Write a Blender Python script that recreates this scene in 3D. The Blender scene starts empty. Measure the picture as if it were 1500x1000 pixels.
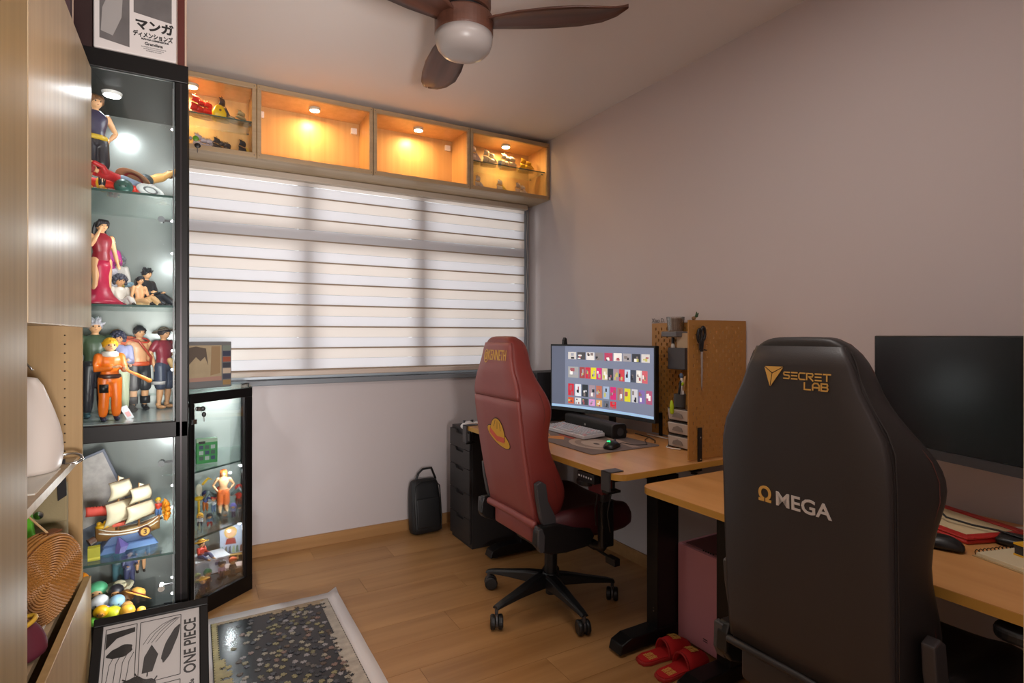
import bpy, bmesh, math, random
from mathutils import Vector, Matrix
random.seed(7)
PI = math.pi
SC = bpy.context.scene
COL = SC.collection

# ------------------------------------------------------------ camera, world, lights, exposure
EYE = 1.257
YAW = math.atan2(466, 816)
cam_d = bpy.data.cameras.new('camera'); cam = bpy.data.objects.new('camera', cam_d); COL.objects.link(cam)
cam.location = (0, 0, EYE); cam.rotation_euler = (PI / 2, 0, -YAW)
cam_d.sensor_width = 36; cam_d.lens = 816 / 1500 * 36; cam_d.shift_y = -9 / 1500
cam_d.clip_start = 0.02
SC.camera = cam
SC.view_settings.view_transform = 'Standard'; SC.view_settings.look = 'None'
SC.view_settings.gamma = 1; SC.view_settings.use_curve_mapping = False
SC.view_settings.exposure = 0.0
W = bpy.data.worlds.new('sky'); SC.world = W; W.use_nodes = True
W.node_tree.nodes['Background'].inputs[0].default_value = (0.90, 0.93, 1.0, 1)
W.node_tree.nodes['Background'].inputs[1].default_value = 0.5

def lamp(name, kind, loc, power, color=(1, 1, 1), size=0.1, size_y=None, rot=(0, 0, 0), parent=None, spread=None):
    l = bpy.data.lights.new(name, kind); l.energy = power; l.color = color
    if kind == 'AREA':
        l.size = size
        if size_y: l.shape = 'RECTANGLE'; l.size_y = size_y
        if spread: l.spread = spread
    elif kind in ('POINT', 'SPOT'):
        l.shadow_soft_size = size
    o = bpy.data.objects.new(name, l); COL.objects.link(o); o.location = loc; o.rotation_euler = rot
    if parent: o.parent = parent
    return o
# daylight outside the window, plus two added fills: upward behind the camera, downward near the door
lamp('daylight', 'AREA', (0.75, 6.2, 1.9), 235, (1.0, 0.99, 0.99), 3.6, 2.0, (-PI / 2, 0, 0))
lamp('added_fill_up', 'AREA', (0.24, -0.9, 0.95), 112, (1.0, 0.93, 0.89), 0.5, 0.6, (math.radians(132), 0, math.radians(-14)))  # unseen fill added to brighten the ceiling and upper walls, no real fixture
lamp('added_fill_down', 'AREA', (0.95, 0.95, 2.57), 10, (1.0, 0.93, 0.88), 0.45, 0.45, (0, 0, 0))  # added fill out of view, lifts the right wall, floor and chairs

# ------------------------------------------------------------ materials
def rgb(r, g, b):
    f = lambda c: (c / 255 / 12.92) if c <= 10 else ((c / 255 + 0.055) / 1.055) ** 2.4
    return (f(r), f(g), f(b), 1)
MATS = {}
def mat(name, col=None, rough=0.5, metal=0.0, emit=0.0, bump=0.0, bscale=200, noise=0.0, nscale=8, spec=0.5, trans=0, coat=0, ecol=None):
    if name in MATS: return MATS[name]
    m = bpy.data.materials.new(name); m.use_nodes = True; n = m.node_tree.nodes; L = m.node_tree.links
    b = n['Principled BSDF']; b.inputs['Base Color'].default_value = col
    b.inputs['Roughness'].default_value = rough; b.inputs['Metallic'].default_value = metal
    b.inputs['Specular IOR Level'].default_value = spec
    b.inputs['Coat Weight'].default_value = coat
    if emit:
        b.inputs['Emission Color'].default_value = ecol or col; b.inputs['Emission Strength'].default_value = emit
    tc = n.new('ShaderNodeTexCoord')
    if noise:
        t = n.new('ShaderNodeTexNoise'); t.inputs['Scale'].default_value = nscale; t.inputs['Detail'].default_value = 4
        L.new(tc.outputs['Object'], t.inputs['Vector'])
        h = n.new('ShaderNodeMix'); h.data_type = 'RGBA'
        h.inputs[6].default_value = tuple(c * (1 - noise) for c in col[:3]) + (1,)
        h.inputs[7].default_value = tuple(min(1, c * (1 + noise)) for c in col[:3]) + (1,)
        L.new(t.outputs['Fac'], h.inputs[0]); L.new(h.outputs[2], b.inputs['Base Color'])
    if bump:
        t = n.new('ShaderNodeTexNoise'); t.inputs['Scale'].default_value = bscale; t.inputs['Detail'].default_value = 3
        L.new(tc.outputs['Object'], t.inputs['Vector'])
        bp = n.new('ShaderNodeBump'); bp.inputs['Strength'].default_value = bump; bp.inputs['Distance'].default_value = 0.002
        L.new(t.outputs['Fac'], bp.inputs['Height']); L.new(bp.outputs[0], b.inputs['Normal'])
    MATS[name] = m
    return m
def wood(name, c1, c2, axis='X', rough=0.4, stretch=14, scale=6, perobj=0.0):
    if name in MATS: return MATS[name]
    m = bpy.data.materials.new(name); m.use_nodes = True; n = m.node_tree.nodes; L = m.node_tree.links
    b = n['Principled BSDF']; b.inputs['Roughness'].default_value = rough
    tc = n.new('ShaderNodeTexCoord'); mp = n.new('ShaderNodeMapping')
    s = [stretch] * 3; s['XYZ'.index(axis)] = 0.6
    mp.inputs['Scale'].default_value = s
    L.new(tc.outputs['Object'], mp.inputs['Vector'])
    vec = mp.outputs[0]
    if perobj:
        oi = n.new('ShaderNodeObjectInfo'); ad = n.new('ShaderNodeVectorMath'); ad.operation = 'MULTIPLY_ADD'
        ad.inputs[1].default_value = (1, 1, 1)
        cb = n.new('ShaderNodeCombineXYZ'); ml = n.new('ShaderNodeMath'); ml.operation = 'MULTIPLY'; ml.inputs[1].default_value = 60
        L.new(oi.outputs['Random'], ml.inputs[0]); L.new(ml.outputs[0], cb.inputs[0]); L.new(ml.outputs[0], cb.inputs[2])
        L.new(vec, ad.inputs[0]); L.new(cb.outputs[0], ad.inputs[2]); vec = ad.outputs[0]
    t = n.new('ShaderNodeTexNoise'); t.inputs['Scale'].default_value = scale / 6; t.inputs['Detail'].default_value = 8; t.inputs['Roughness'].default_value = 0.62
    L.new(vec, t.inputs['Vector'])
    r = n.new('ShaderNodeValToRGB'); r.color_ramp.elements[0].position = 0.3; r.color_ramp.elements[1].position = 0.72
    r.color_ramp.elements[0].color = c1; r.color_ramp.elements[1].color = c2
    L.new(t.outputs['Fac'], r.inputs[0])
    out = r.outputs[0]
    if perobj:
        hs = n.new('ShaderNodeHueSaturation'); mr = n.new('ShaderNodeMapRange')
        mr.inputs[3].default_value = 1 - perobj; mr.inputs[4].default_value = 1 + perobj
        L.new(oi.outputs['Random'], mr.inputs[0]); L.new(mr.outputs[0], hs.inputs['Value']); L.new(out, hs.inputs['Color']); out = hs.outputs[0]
    L.new(out, b.inputs['Base Color'])
    bp = n.new('ShaderNodeBump'); bp.inputs['Strength'].default_value = 0.12; bp.inputs['Distance'].default_value = 0.002
    L.new(t.outputs['Fac'], bp.inputs['Height']); L.new(bp.outputs[0], b.inputs['Normal'])
    MATS[name] = m
    return m
def glass(name, tint=(1, 1, 1, 1), refl=1.0, rough=0.02):
    if name in MATS: return MATS[name]
    m = bpy.data.materials.new(name); m.use_nodes = True; n = m.node_tree.nodes; L = m.node_tree.links
    n.clear(); o = n.new('ShaderNodeOutputMaterial'); mx = n.new('ShaderNodeMixShader')
    t = n.new('ShaderNodeBsdfTransparent'); t.inputs[0].default_value = tint
    g = n.new('ShaderNodeBsdfGlossy'); g.inputs['Roughness'].default_value = rough
    f = n.new('ShaderNodeFresnel'); f.inputs[0].default_value = 1.45
    ml = n.new('ShaderNodeMath'); ml.operation = 'MULTIPLY'; ml.inputs[1].default_value = refl
    L.new(f.outputs[0], ml.inputs[0]); L.new(ml.outputs[0], mx.inputs[0]); L.new(t.outputs[0], mx.inputs[1]); L.new(g.outputs[0], mx.inputs[2])
    L.new(mx.outputs[0], o.inputs[0]); MATS[name] = m
    return m
def cloth_translucent(name, col, tl=0.5, see=0.0):
    if name in MATS: return MATS[name]
    m = bpy.data.materials.new(name); m.use_nodes = True; n = m.node_tree.nodes; L = m.node_tree.links
    n.clear(); o = n.new('ShaderNodeOutputMaterial'); mx = n.new('ShaderNodeMixShader'); mx.inputs[0].default_value = tl
    d = n.new('ShaderNodeBsdfDiffuse'); d.inputs[0].default_value = col
    t = n.new('ShaderNodeBsdfTranslucent'); t.inputs[0].default_value = col
    L.new(d.outputs[0], mx.inputs[1]); L.new(t.outputs[0], mx.inputs[2])
    out = mx.outputs[0]
    if see:
        m2 = n.new('ShaderNodeMixShader'); m2.inputs[0].default_value = see; tr = n.new('ShaderNodeBsdfTransparent')
        L.new(out, m2.inputs[1]); L.new(tr.outputs[0], m2.inputs[2]); out = m2.outputs[0]
    L.new(out, o.inputs[0]); MATS[name] = m
    return m

M_wall = mat('wall_paint', rgb(194, 184, 184), 0.9, bump=0.05, bscale=300)
M_ceil = mat('ceiling_paint', rgb(218, 209, 204), 0.92)
M_plank = wood('floor_vinyl', rgb(150, 105, 60), rgb(182, 137, 88), 'X', 0.36, 10, 7, perobj=0.07)
M_base = wood('baseboard_wood', rgb(150, 108, 64), rgb(176, 132, 84), 'X', 0.45)
M_ward = wood('wardrobe_oak', rgb(122, 98, 58), rgb(146, 120, 76), 'Z', 0.5, 26, 6)
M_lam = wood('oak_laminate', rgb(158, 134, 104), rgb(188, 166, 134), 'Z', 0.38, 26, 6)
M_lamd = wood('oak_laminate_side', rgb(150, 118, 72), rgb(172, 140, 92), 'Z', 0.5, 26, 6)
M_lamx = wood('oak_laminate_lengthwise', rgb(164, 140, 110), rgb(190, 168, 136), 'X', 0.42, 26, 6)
M_blackm = mat('black_metal', rgb(22, 20, 20), 0.35, 0.3)
M_blackf = mat('black_lacquer_frame', rgb(14, 12, 12), 0.4, spec=.25)
M_blackp = mat('black_plastic', rgb(20, 20, 21), 0.42)
M_gun = mat('dark_grey_plastic', rgb(62, 60, 62), 0.45)
M_chrome = mat('chrome', rgb(200, 200, 200), 0.15, 1.0)
M_white = mat('white_plastic', rgb(225, 222, 220), 0.4)
M_glass = glass('clear_glass', (0.97, 0.99, 0.985, 1), 0.55)
M_shelfglass = glass('shelf_glass', (0.88, 0.94, 0.92, 1), 0.6)
M_edge = mat('glass_edge', rgb(60, 84, 80), 0.15)
M_backp = mat('mirrored_back_panel', rgb(150, 155, 152), 0.25, 0.35, noise=0.12, nscale=5)
M_desk = wood('desk_beech', rgb(188, 132, 76), rgb(214, 160, 102), 'Y', 0.32, 9, 6)
M_deske = mat('desk_edge_banding', rgb(190, 142, 62), 0.4)
M_fan = wood('walnut', rgb(70, 42, 32), rgb(104, 66, 52), 'X', 0.4, 16, 6)
M_led = mat('led_bulb', (1, 1, 1, 1), 0.4, emit=40)
M_warmled = mat('warm_led_disc', (1, 0.75, 0.42, 1), 0.4, emit=28)

# ------------------------------------------------------------ mesh helpers
class MB:
    def __init__(s): s.v = []; s.f = []
    def add(s, v, f):
        k = len(s.v); s.v += [tuple(p) for p in v]; s.f += [tuple(i + k for i in q) for q in f]; return s
    def box(s, a, b):
        (x0, y0, z0), (x1, y1, z1) = a, b
        v = [(x, y, z) for z in (z0, z1) for y in (y0, y1) for x in (x0, x1)]
        return s.add(v, [(0, 2, 3, 1), (4, 5, 7, 6), (0, 1, 5, 4), (2, 6, 7, 3), (0, 4, 6, 2), (1, 3, 7, 5)])
    def cbox(s, c, d):
        return s.box([c[i] - d[i] / 2 for i in range(3)], [c[i] + d[i] / 2 for i in range(3)])
    def prism(s, poly, axis, a, b):      # poly in the other two axes, extruded along axis from a to b
        n = len(poly)
        mk = {'X': lambda p, t: (t, p[0], p[1]), 'Y': lambda p, t: (p[0], t, p[1]), 'Z': lambda p, t: (p[0], p[1], t)}[axis]
        v = [mk(p, a) for p in poly] + [mk(p, b) for p in poly]
        f = [tuple(range(n)), tuple(range(2 * n - 1, n - 1, -1))] + [(i, (i + 1) % n, n + (i + 1) % n, n + i) for i in range(n)]
        return s.add(v, f)
    def loft(s, secs, cap=True):
        n = len(secs[0]); v = [p for q in secs for p in q]; f = []
        for k in range(len(secs) - 1):
            for i in range(n): f.append((k * n + i, k * n + (i + 1) % n, (k + 1) * n + (i + 1) % n, (k + 1) * n + i))
        if cap: f += [tuple(range(n - 1, -1, -1)), tuple(range((len(secs) - 1) * n, len(secs) * n))]
        return s.add(v, f)
    def tube(s, pts, rad, seg=10, caps=True):
        pts = [Vector(p) for p in pts]
        if not hasattr(rad, '__len__'): rad = [rad] * len(pts)
        rad = list(rad)
        if caps:   # rounded ends
            d0 = (pts[0] - pts[1]).normalized(); d1 = (pts[-1] - pts[-2]).normalized()
            a, ra, b, rb = pts[0], rad[0], pts[-1], rad[-1]
            pts = [a + d0 * ra * .95, a + d0 * ra * .6] + pts + [b + d1 * rb * .6, b + d1 * rb * .95]
            rad = [ra * .3, ra * .8] + rad + [rb * .8, rb * .3]
        secs = []; up = None
        for i, p in enumerate(pts):
            d = (pts[min(i + 1, len(pts) - 1)] - pts[max(i - 1, 0)]).normalized()
            if up is None:
                up = Vector((0, 0, 1)) if abs(d.z) < 0.9 else Vector((1, 0, 0))
            x = d.cross(up).normalized(); y = x.cross(d).normalized(); up = y
            secs.append([p + (x * math.cos(2 * PI * k / seg) + y * math.sin(2 * PI * k / seg)) * rad[i] for k in range(seg)])
        return s.loft(secs)
    def cyl(s, a, b, r, r2=None, seg=20):
        return s.tube([a, b], [r, r if r2 is None else r2], seg, False)
    def lathe(s, prof, c=(0, 0, 0), seg=24, axis='Z', sx=1, sy=1):
        secs = []
        for r, z in prof:
            ring = []
            for k in range(seg):
                u, w = r * math.cos(2 * PI * k / seg) * sx, r * math.sin(2 * PI * k / seg) * sy
                ring.append({'Z': (c[0] + u, c[1] + w, c[2] + z), 'X': (c[0] + z, c[1] + u, c[2] + w), 'Y': (c[0] + u, c[1] + z, c[2] + w)}[axis])
            secs.append(ring)
        return s.loft(secs)
    def ball(s, c, r, seg=14, rings=9):
        if not hasattr(r, '__len__'): r = (r, r, r)
        secs = []
        for j in range(rings + 1):
            a = -PI / 2 + PI * (j + .0) / rings; a = max(-PI / 2 + .08, min(PI / 2 - .08, a))
            secs.append([(c[0] + r[0] * math.cos(a) * math.cos(2 * PI * k / seg), c[1] + r[1] * math.cos(a) * math.sin(2 * PI * k / seg), c[2] + r[2] * math.sin(a)) for k in range(seg)])
        return s.loft(secs)
    def xf(s, mtx, start=0):
        s.v = s.v[:start] + [tuple(mtx @ Vector(p)) for p in s.v[start:]]; return s
    def build(s, name, m, parent=None, smooth=False, bevel=0, sub=0, loc=None, rot=None, remesh=0, seg=2, solid=0):
        me = bpy.data.meshes.new(name); me.from_pydata(s.v, [], s.f)
        bm = bmesh.new(); bm.from_mesh(me); bmesh.ops.recalc_face_normals(bm, faces=bm.faces[:]); bm.to_mesh(me); bm.free()
        if m is not None: me.materials.append(m)
        if smooth: me.polygons.foreach_set('use_smooth', [True] * len(me.polygons))
        o = bpy.data.objects.new(name, me); COL.objects.link(o)
        if parent: o.parent = parent
        if loc: o.location = loc
        if rot: o.rotation_euler = rot
        if solid:
            q = o.modifiers.new('solid', 'SOLIDIFY'); q.thickness = solid; q.offset = 0
        if bevel:
            q = o.modifiers.new('bevel', 'BEVEL'); q.width = bevel; q.segments = seg; q.limit_method = 'ANGLE'; q.angle_limit = 0.6
        if sub:
            q = o.modifiers.new('sub', 'SUBSURF'); q.levels = sub; q.render_levels = sub
        if remesh:
            q = o.modifiers.new('remesh', 'REMESH'); q.mode = 'VOXEL'; q.voxel_size = remesh; q.use_smooth_shade = True
            q = o.modifiers.new('smooth', 'SMOOTH'); q.factor = 0.5; q.iterations = 3
        return o
def rotm(axis, a, c=(0, 0, 0)):
    return Matrix.Translation(Vector(c)) @ Matrix.Rotation(a, 4, axis) @ Matrix.Translation(-Vector(c))
def trs(loc=(0, 0, 0), rz=0, s=1, rx=0, ry=0):
    return Matrix.Translation(Vector(loc)) @ Matrix.Rotation(rz, 4, 'Z') @ Matrix.Rotation(ry, 4, 'Y') @ Matrix.Rotation(rx, 4, 'X') @ Matrix.Scale(s, 4)
def tag(o, label, cat, group=None):
    o['label'] = label; o['category'] = cat
    if group: o['group'] = group
    return o
def thing(name, label, cat, loc=(0, 0, 0), rz=0, group=None, rx=0, ry=0):
    o = bpy.data.objects.new(name, None); COL.objects.link(o); o.empty_display_size = 0.05
    o.location = loc; o.rotation_mode = 'XYZ'; o.rotation_euler = (rx, ry, rz)
    return tag(o, label, cat, group)
def struct(o):
    o['kind'] = 'structure'; return o
def bx(name, a, b, m, parent=None, bevel=0, **k):
    return MB().box(a, b).build(name, m, parent, bevel=bevel, **k)
def text_geo(body, size, extrude=0.0006, bold=0.0, sx=1.0, spacing=1.0):
    c = bpy.data.curves.new('text', 'FONT'); c.body = body; c.size = size; c.extrude = extrude; c.offset = bold; c.resolution_u = 3
    c.space_character = spacing; c.align_x = 'CENTER'
    o = bpy.data.objects.new('text', c); COL.objects.link(o)
    dg = bpy.context.evaluated_depsgraph_get()
    me = bpy.data.meshes.new_from_object(o.evaluated_get(dg))
    v = [(p.co.x * sx, p.co.y, p.co.z) for p in me.vertices]; f = [tuple(p.vertices) for p in me.polygons]
    bpy.data.objects.remove(o); bpy.data.meshes.remove(me)
    g = MB(); g.v = v; g.f = f
    return g
def map_v(mb, fn):
    mb.v = [fn(*p) for p in mb.v]; return mb
# a point seen at photo pixel (px, py) on a real horizontal surface at height z / on a plane Y / on a plane X
CY_, SY_ = math.cos(YAW), math.sin(YAW)
def at(px, py, z=None, Y=None, X=None):
    u = (px - 750) / 816; v = -(py - 491) / 816
    r = (SY_ + u * CY_, CY_ - u * SY_, v)
    t = X / r[0] if X is not None else (Y / r[1] if Y is not None else (z - EYE) / r[2])
    return (r[0] * t, r[1] * t, EYE + r[2] * t)

# ============================================================ ROOM
RW, RL, RB, RF, RH = 2.13, -0.95, 3.47, 0.02, 2.60
fl = struct(bx('floor', (RL, -1.6, -0.10), (RW + .1, RB, -0.006), mat('floor_screed', rgb(96, 66, 38), 0.8)))
pm = {}
y = -0.7; row = 0
while y < RB - 0.001:
    y1 = min(y + 0.18, RB); x = RL - [0, .5, .9, .3, .75][row % 5]
    while x < RW:
        a, b = max(x, RL), min(x + 1.22, RW)
        if b - a > 0.02:
            p = bx('plank', (-(b - a) / 2 + .0006, -(y1 - y) / 2 + .0006, -.006), ((b - a) / 2 - .0006, (y1 - y) / 2 - .0006, 0), M_plank, fl)
            p.location = ((a + b) / 2, (y + y1) / 2, 0)
        x += 1.22
    y += 0.18; row += 1
struct(bx('ceiling', (RL - .1, -0.1, RH), (RW + .1, RB + .12, RH + .1), M_ceil))
struct(bx('wall_right', (RW, -0.1, -.1), (RW + .1, RB + .12, RH), M_wall))
struct(bx('wall_left', (RL - .1, -1.0, -.1), (RL - .004, RB + .12, RH), M_wall))
WX0, WX1, WZ0, WZ1 = -0.62, 2.075, 1.0, 2.2
wb = MB().box((RL, RB, -.1), (RW, RB + .12, WZ0)).box((RL, RB, WZ1), (RW, RB + .12, RH)).box((RL, RB, WZ0), (WX0, RB + .12, WZ1)).box((WX1, RB, WZ0), (RW, RB + .12, WZ1))
struct(wb.build('wall_back', M_wall))
struct(bx('wall_rear', (0.53, 0.02, -.1), (RW, 0.14, RH), M_wall))
struct(bx('wall_lintel', (RL, 0.02, 2.2), (0.53, 0.14, RH), M_wall))
# baseboards
struct(MB().box((RL, RB - .014, 0), (RW, RB, .062)).box((RL, RB - .011, .062), (RW, RB, .068)).build('baseboard_back', M_base))
struct(MB().box((RW - .014, .14, 0), (RW, RB, .062)).box((RW - .011, .14, .062), (RW, RB, .068)).build('baseboard_right', M_base))
# door jamb beside the camera
jb = thing('door_1', 'pale wooden door jamb at the right edge, nearest the viewer', 'door jamb'); jb['kind'] = 'structure'
del jb['category']
mj = wood('jamb_wood', rgb(196, 182, 150), rgb(214, 200, 168), 'Z', 0.5)
bx('jamb', (0.492, 0.0, 0), (0.535, 0.158, 2.2), mj, jb, bevel=.003)
sp = MB()
sec = []
for k in range(9):
    a = k / 8 * PI * .55
    sec.append([(0.492 - .022 * math.sin(a), 0.10 + .022 * (1 - math.cos(a)) + .0, zz) for zz in (0.965, 1.055)])
v = []; f = []
for q in sec: v += q
for k in range(8): f.append((2 * k, 2 * k + 1, 2 * k + 3, 2 * k + 2))
sp.add(v, f); sp.build('strike_plate', mat('brass_plate', rgb(160, 128, 84), 0.35, 0.7), jb, smooth=True, solid=.002)

# window
M_frame = mat('window_frame_aluminium', rgb(150, 158, 166), 0.4, 0.3)
wr = struct(MB().box((WX0, RB + .04, WZ0), (WX1, RB + .09, WZ0 + .05)).box((WX0, RB + .04, WZ1 - .05), (WX1, RB + .09, WZ1))
            .box((WX0, RB + .04, WZ0), (WX0 + .05, RB + .09, WZ1)).box((WX1 - .05, RB + .04, WZ0), (WX1, RB + .09, WZ1)).build('window_1', M_frame, bevel=.003))
for xm in (-0.12, 0.585, 1.285):
    bx('mullion', (xm - .045, RB + .03, WZ0 + .05), (xm + .045, RB + .10, WZ1 - .05), M_frame, wr, bevel=.004)
bx('transom', (WX0 + .05, RB + .035, 1.80), (WX1 - .05, RB + .095, 1.885), M_frame, wr, bevel=.004)
xs = [WX0 + .05, -0.12, 0.585, 1.285, WX1 - .05]
for i in range(4):
    for z0, z1 in ((WZ0 + .05, 1.80), (1.885, WZ1 - .05)):
        bx('pane', (xs[i], RB + .064, z0), (xs[i + 1], RB + .068, z1), M_glass, wr)
struct(bx('trim_1', (WX0, RB - .03, WZ0 - .03), (RW, RB + .04, WZ0), mat('sill_grey', rgb(120, 124, 130), 0.5), bevel=.004))
struct(MB().box((WX1, RB - .012, WZ0), (WX1 + .02, RB, WZ1)).box((WX1 + .03, RB - .008, WZ0), (WX1 + .042, RB, WZ1)).build('trim_2', M_frame))

# zebra blind
bl = thing('zebra_blind', 'white day and night roller blind of alternating bands covering the window', 'blind', (0, 0, 0))
MB_cream = cloth_translucent('blind_cream', rgb(237, 231, 227), 0.50)
MB_sheer = cloth_translucent('blind_white', rgb(234, 232, 234), 0.51)
MB_tan = cloth_translucent('blind_overlap', rgb(176, 158, 140), 0.34)
BX0, BX1 = -0.55, 2.062
z = 1.052; per = 0.1262
n = 0
while z < 2.19:
    t = min(2.185, z + .0085)
    bx('band_edge', (BX0, RB - .034, z), (BX1, RB - .030, t), MB_tan, bl)
    if z + .065 < 2.2: bx('sheer_band', (BX0, RB - .034, z + .0085), (BX1, RB - .0315, z + .066), MB_sheer, bl)
    if z + .126 < 2.2: bx('solid_band', (BX0, RB - .037, z + .0675), (BX1, RB - .0345, z + per), MB_cream, bl)
    z += per; n += 1
bx('bottom_rail', (BX0, RB - .048, 1.022), (BX1, RB - .020, 1.052), mat('blind_rail', rgb(200, 184, 172), 0.5), bl, bevel=.006)
bx('head_rail', (BX0, RB - .075, 2.150), (BX1 + .01, RB - .012, 2.186), mat('blind_head_rail', rgb(190, 176, 160), 0.5), bl, bevel=.006)
pts = [(2.09 + .004 * math.sin(k * 1.3), RB - .03, 2.15 - k * .058) for k in range(19)]
MB().tube(pts, .0016, 6).build('pull_cord', mat('cord_white', rgb(205, 198, 192), 0.6), bl, smooth=True)

# ============================================================ OVERHEAD DISPLAY CABINET
oh = thing('overhead_cabinet', 'long oak wall cabinet with four lit open bays hung above the window', 'cabinet', (0, 0, 0))
OX = [-0.35, 0.286, 0.903, 1.523, 2.128]; OY0, OY1, OZ0, OZ1 = 3.20, 3.465, 2.187, 2.574
M_oak = wood('overhead_oak_inside', rgb(196, 150, 92), rgb(214, 172, 114), 'Z', 0.35, 24, 6)
bx('bottom_panel', (OX[0], OY0 + .02, OZ0), (OX[4], OY1, OZ0 + .018), M_lamx, oh)
bx('top_panel', (OX[0], OY0 + .02, OZ1 - .018), (OX[4], OY1, OZ1), M_oak, oh)
bx('back_panel', (OX[0], OY1 - .012, OZ0 + .018), (OX[4], OY1, OZ1 - .018), M_oak, oh)
for i, x in enumerate(OX):
    w = .018
    if 0 < i < 4:
        bx('divider', (x - w, OY0 + .02, OZ0 + .018), (x - .0005, OY1 - .012, OZ1 - .018), M_oak, oh)
        bx('divider', (x + .0005, OY0 + .02, OZ0 + .018), (x + w, OY1 - .012, OZ1 - .018), M_oak, oh)
    else:
        a = x if i == 0 else x - w
        bx('side_panel', (a, OY0 + .02, OZ0 + .018), (a + w, OY1 - .012, OZ1 - .018), M_oak, oh)
M_railb = wood('overhead_oak_front', rgb(158, 132, 100), rgb(182, 156, 122), 'X', 0.4, 24, 6)
for i in range(4):
    a, b = OX[i] + .002, OX[i + 1] - .002
    fr = MB().box((a, OY0, OZ0), (b, OY0 + .019, OZ0 + .026)).box((a, OY0, OZ1 - .026), (b, OY0 + .019, OZ1))
    fr.box((a, OY0, OZ0 + .026), (a + .02, OY0 + .019, OZ1 - .026)).box((b - .02, OY0, OZ0 + .026), (b, OY0 + .019, OZ1 - .026))
    d = fr.build('door_frame', M_railb, oh, bevel=.0015)
    for sx_ in (a + .01, b - .01):
        for zz in (OZ0 + .013, OZ1 - .013):
            MB().cyl((sx_, OY0 - .0012, zz), (sx_, OY0 + .001, zz), .0022, seg=8).build('screw', M_gun, d)
    if i in (0, 3):
        bx('pane', (a + .02, OY0 + .008, OZ0 + .026), (b - .02, OY0 + .012, OZ1 - .026), M_glass, d)
        bx('glass_shelf', (a + .018, OY0 + .035, 2.378 - .0), (b - .018, OY1 - .014, 2.384), M_shelfglass, oh)
        bx('shelf_edge', (a + .018, OY0 + .032, 2.378), (b - .018, OY0 + .035, 2.384), M_edge, oh)
        for yy in (OY0 + .06, OY1 - .05):
            MB().cyl((b - .018, yy, 2.374), (b - .030, yy, 2.374), .004, seg=8).build('shelf_pin', M_gun, oh)
    else:
        for xx in (a + .04, b - .05):
            bx('hinge_block', (xx - .018, OY1 - .03, OZ1 - .085), (xx + .018, OY1 - .012, OZ1 - .05), M_white, oh, bevel=.003)
    px = [-.01, .601, 1.225, 1.853][i]
    pk = MB().lathe([(.001, -.014), (.030, -.014), (.032, -.010), (.032, 0), (.001, 0)], (px, 3.33, OZ1 - .018)).build('puck_light', mat('puck_ring', rgb(210, 200, 180), 0.4), oh, smooth=False)
    MB().lathe([(.001, -.0155), (.026, -.0155), (.026, -.0141), (.001, -.0141)], (px, 3.33, OZ1 - .018)).build('diffuser', M_warmled, pk)
    lamp('puck_bulb', 'AREA', (px, 3.33, OZ1 - .036), [2.2, 2.7, 2.7, 2.6][i], (1, 0.62, 0.28), .05, None, (0, 0, 0), oh)

# ============================================================ TALL GLASS CABINET
TX0, TX1, TY0, TY1, TZ = -0.80, -0.018, 2.38, 2.90, 2.25
gc = thing('glass_display_cabinet', 'tall black framed glass display cabinet full of figurines left of the window', 'cabinet')
bx('base', (TX0, TY0, 0), (TX1, TY1, .045), M_blackf, gc, bevel=.002)
bx('top_frame', (TX0, TY0, 2.185), (TX1, TY1, TZ), M_blackf, gc, bevel=.003)
bx('middle_rail', (TX0, TY0, .885), (TX1, TY1, .942), M_blackf, gc, bevel=.002)
for x, y in ((TX1 - .042, TY0), (TX0, TY0), (TX1 - .042, TY1 - .03), (TX0, TY1 - .03)):
    p_ = bx('post', (x, y, .045), (x + .042, y + .03, 2.185), M_blackf, gc, bevel=.003)
bx('post_trim', (TX1 - .026, TY0 - .003, .05), (TX1 - .021, TY0 + .001, 2.18), mat('satin_steel', rgb(58, 54, 56), .35, .8), gc)
bx('back_panel', (TX0 + .02, TY1 - .012, .045), (TX1 - .02, TY1 - .004, 2.185), M_backp, gc)
bx('side_pane', (TX1 - .010, TY0 + .03, .045), (TX1 - .005, TY1 - .03, 2.185), M_glass, gc)
bx('side_pane', (TX0 + .005, TY0 + .03, .045), (TX0 + .010, TY1 - .03, 2.185), M_backp, gc)
GL = [(.045, .885, 'lower_door'), (.942, 2.185, 'upper_door')]
for a, b, nm in GL:
    d = bx(nm, (TX0 + .03, TY0 + .006, a + .002), (TX1 - .044, TY0 + .011, b - .002), M_glass, gc)
    bx('edge_strip', (TX1 - .0475, TY0 + .004, a + .002), (TX1 - .044, TY0 + .013, b - .002), mat('clear_seal', rgb(90, 98, 100), .3), d)
SH = [('A', 1.765), ('B', 1.361), ('D', .452)]
for _, zz in SH:
    s_ = bx('glass_shelf', (TX0 + .02, TY0 + .03, zz - .001), (TX1 - .02, TY1 - .014, zz + .005), M_shelfglass, gc)
    bx('shelf_edge', (TX0 + .02, TY0 + .027, zz - .002), (TX1 - .045, TY0 + .030, zz + .006), M_edge, s_)
bx('floor_pane', (TX0 + .03, TY0 + .03, .942), (TX1 - .044, TY1 - .014, .945), mat('pale_liner', rgb(150, 160, 158), .15), gc)
bx('floor_pane', (TX0 + .03, TY0 + .03, .045), (TX1 - .044, TY1 - .014, .05), mat('grey_liner', rgb(120, 128, 126), .25), gc)
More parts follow.
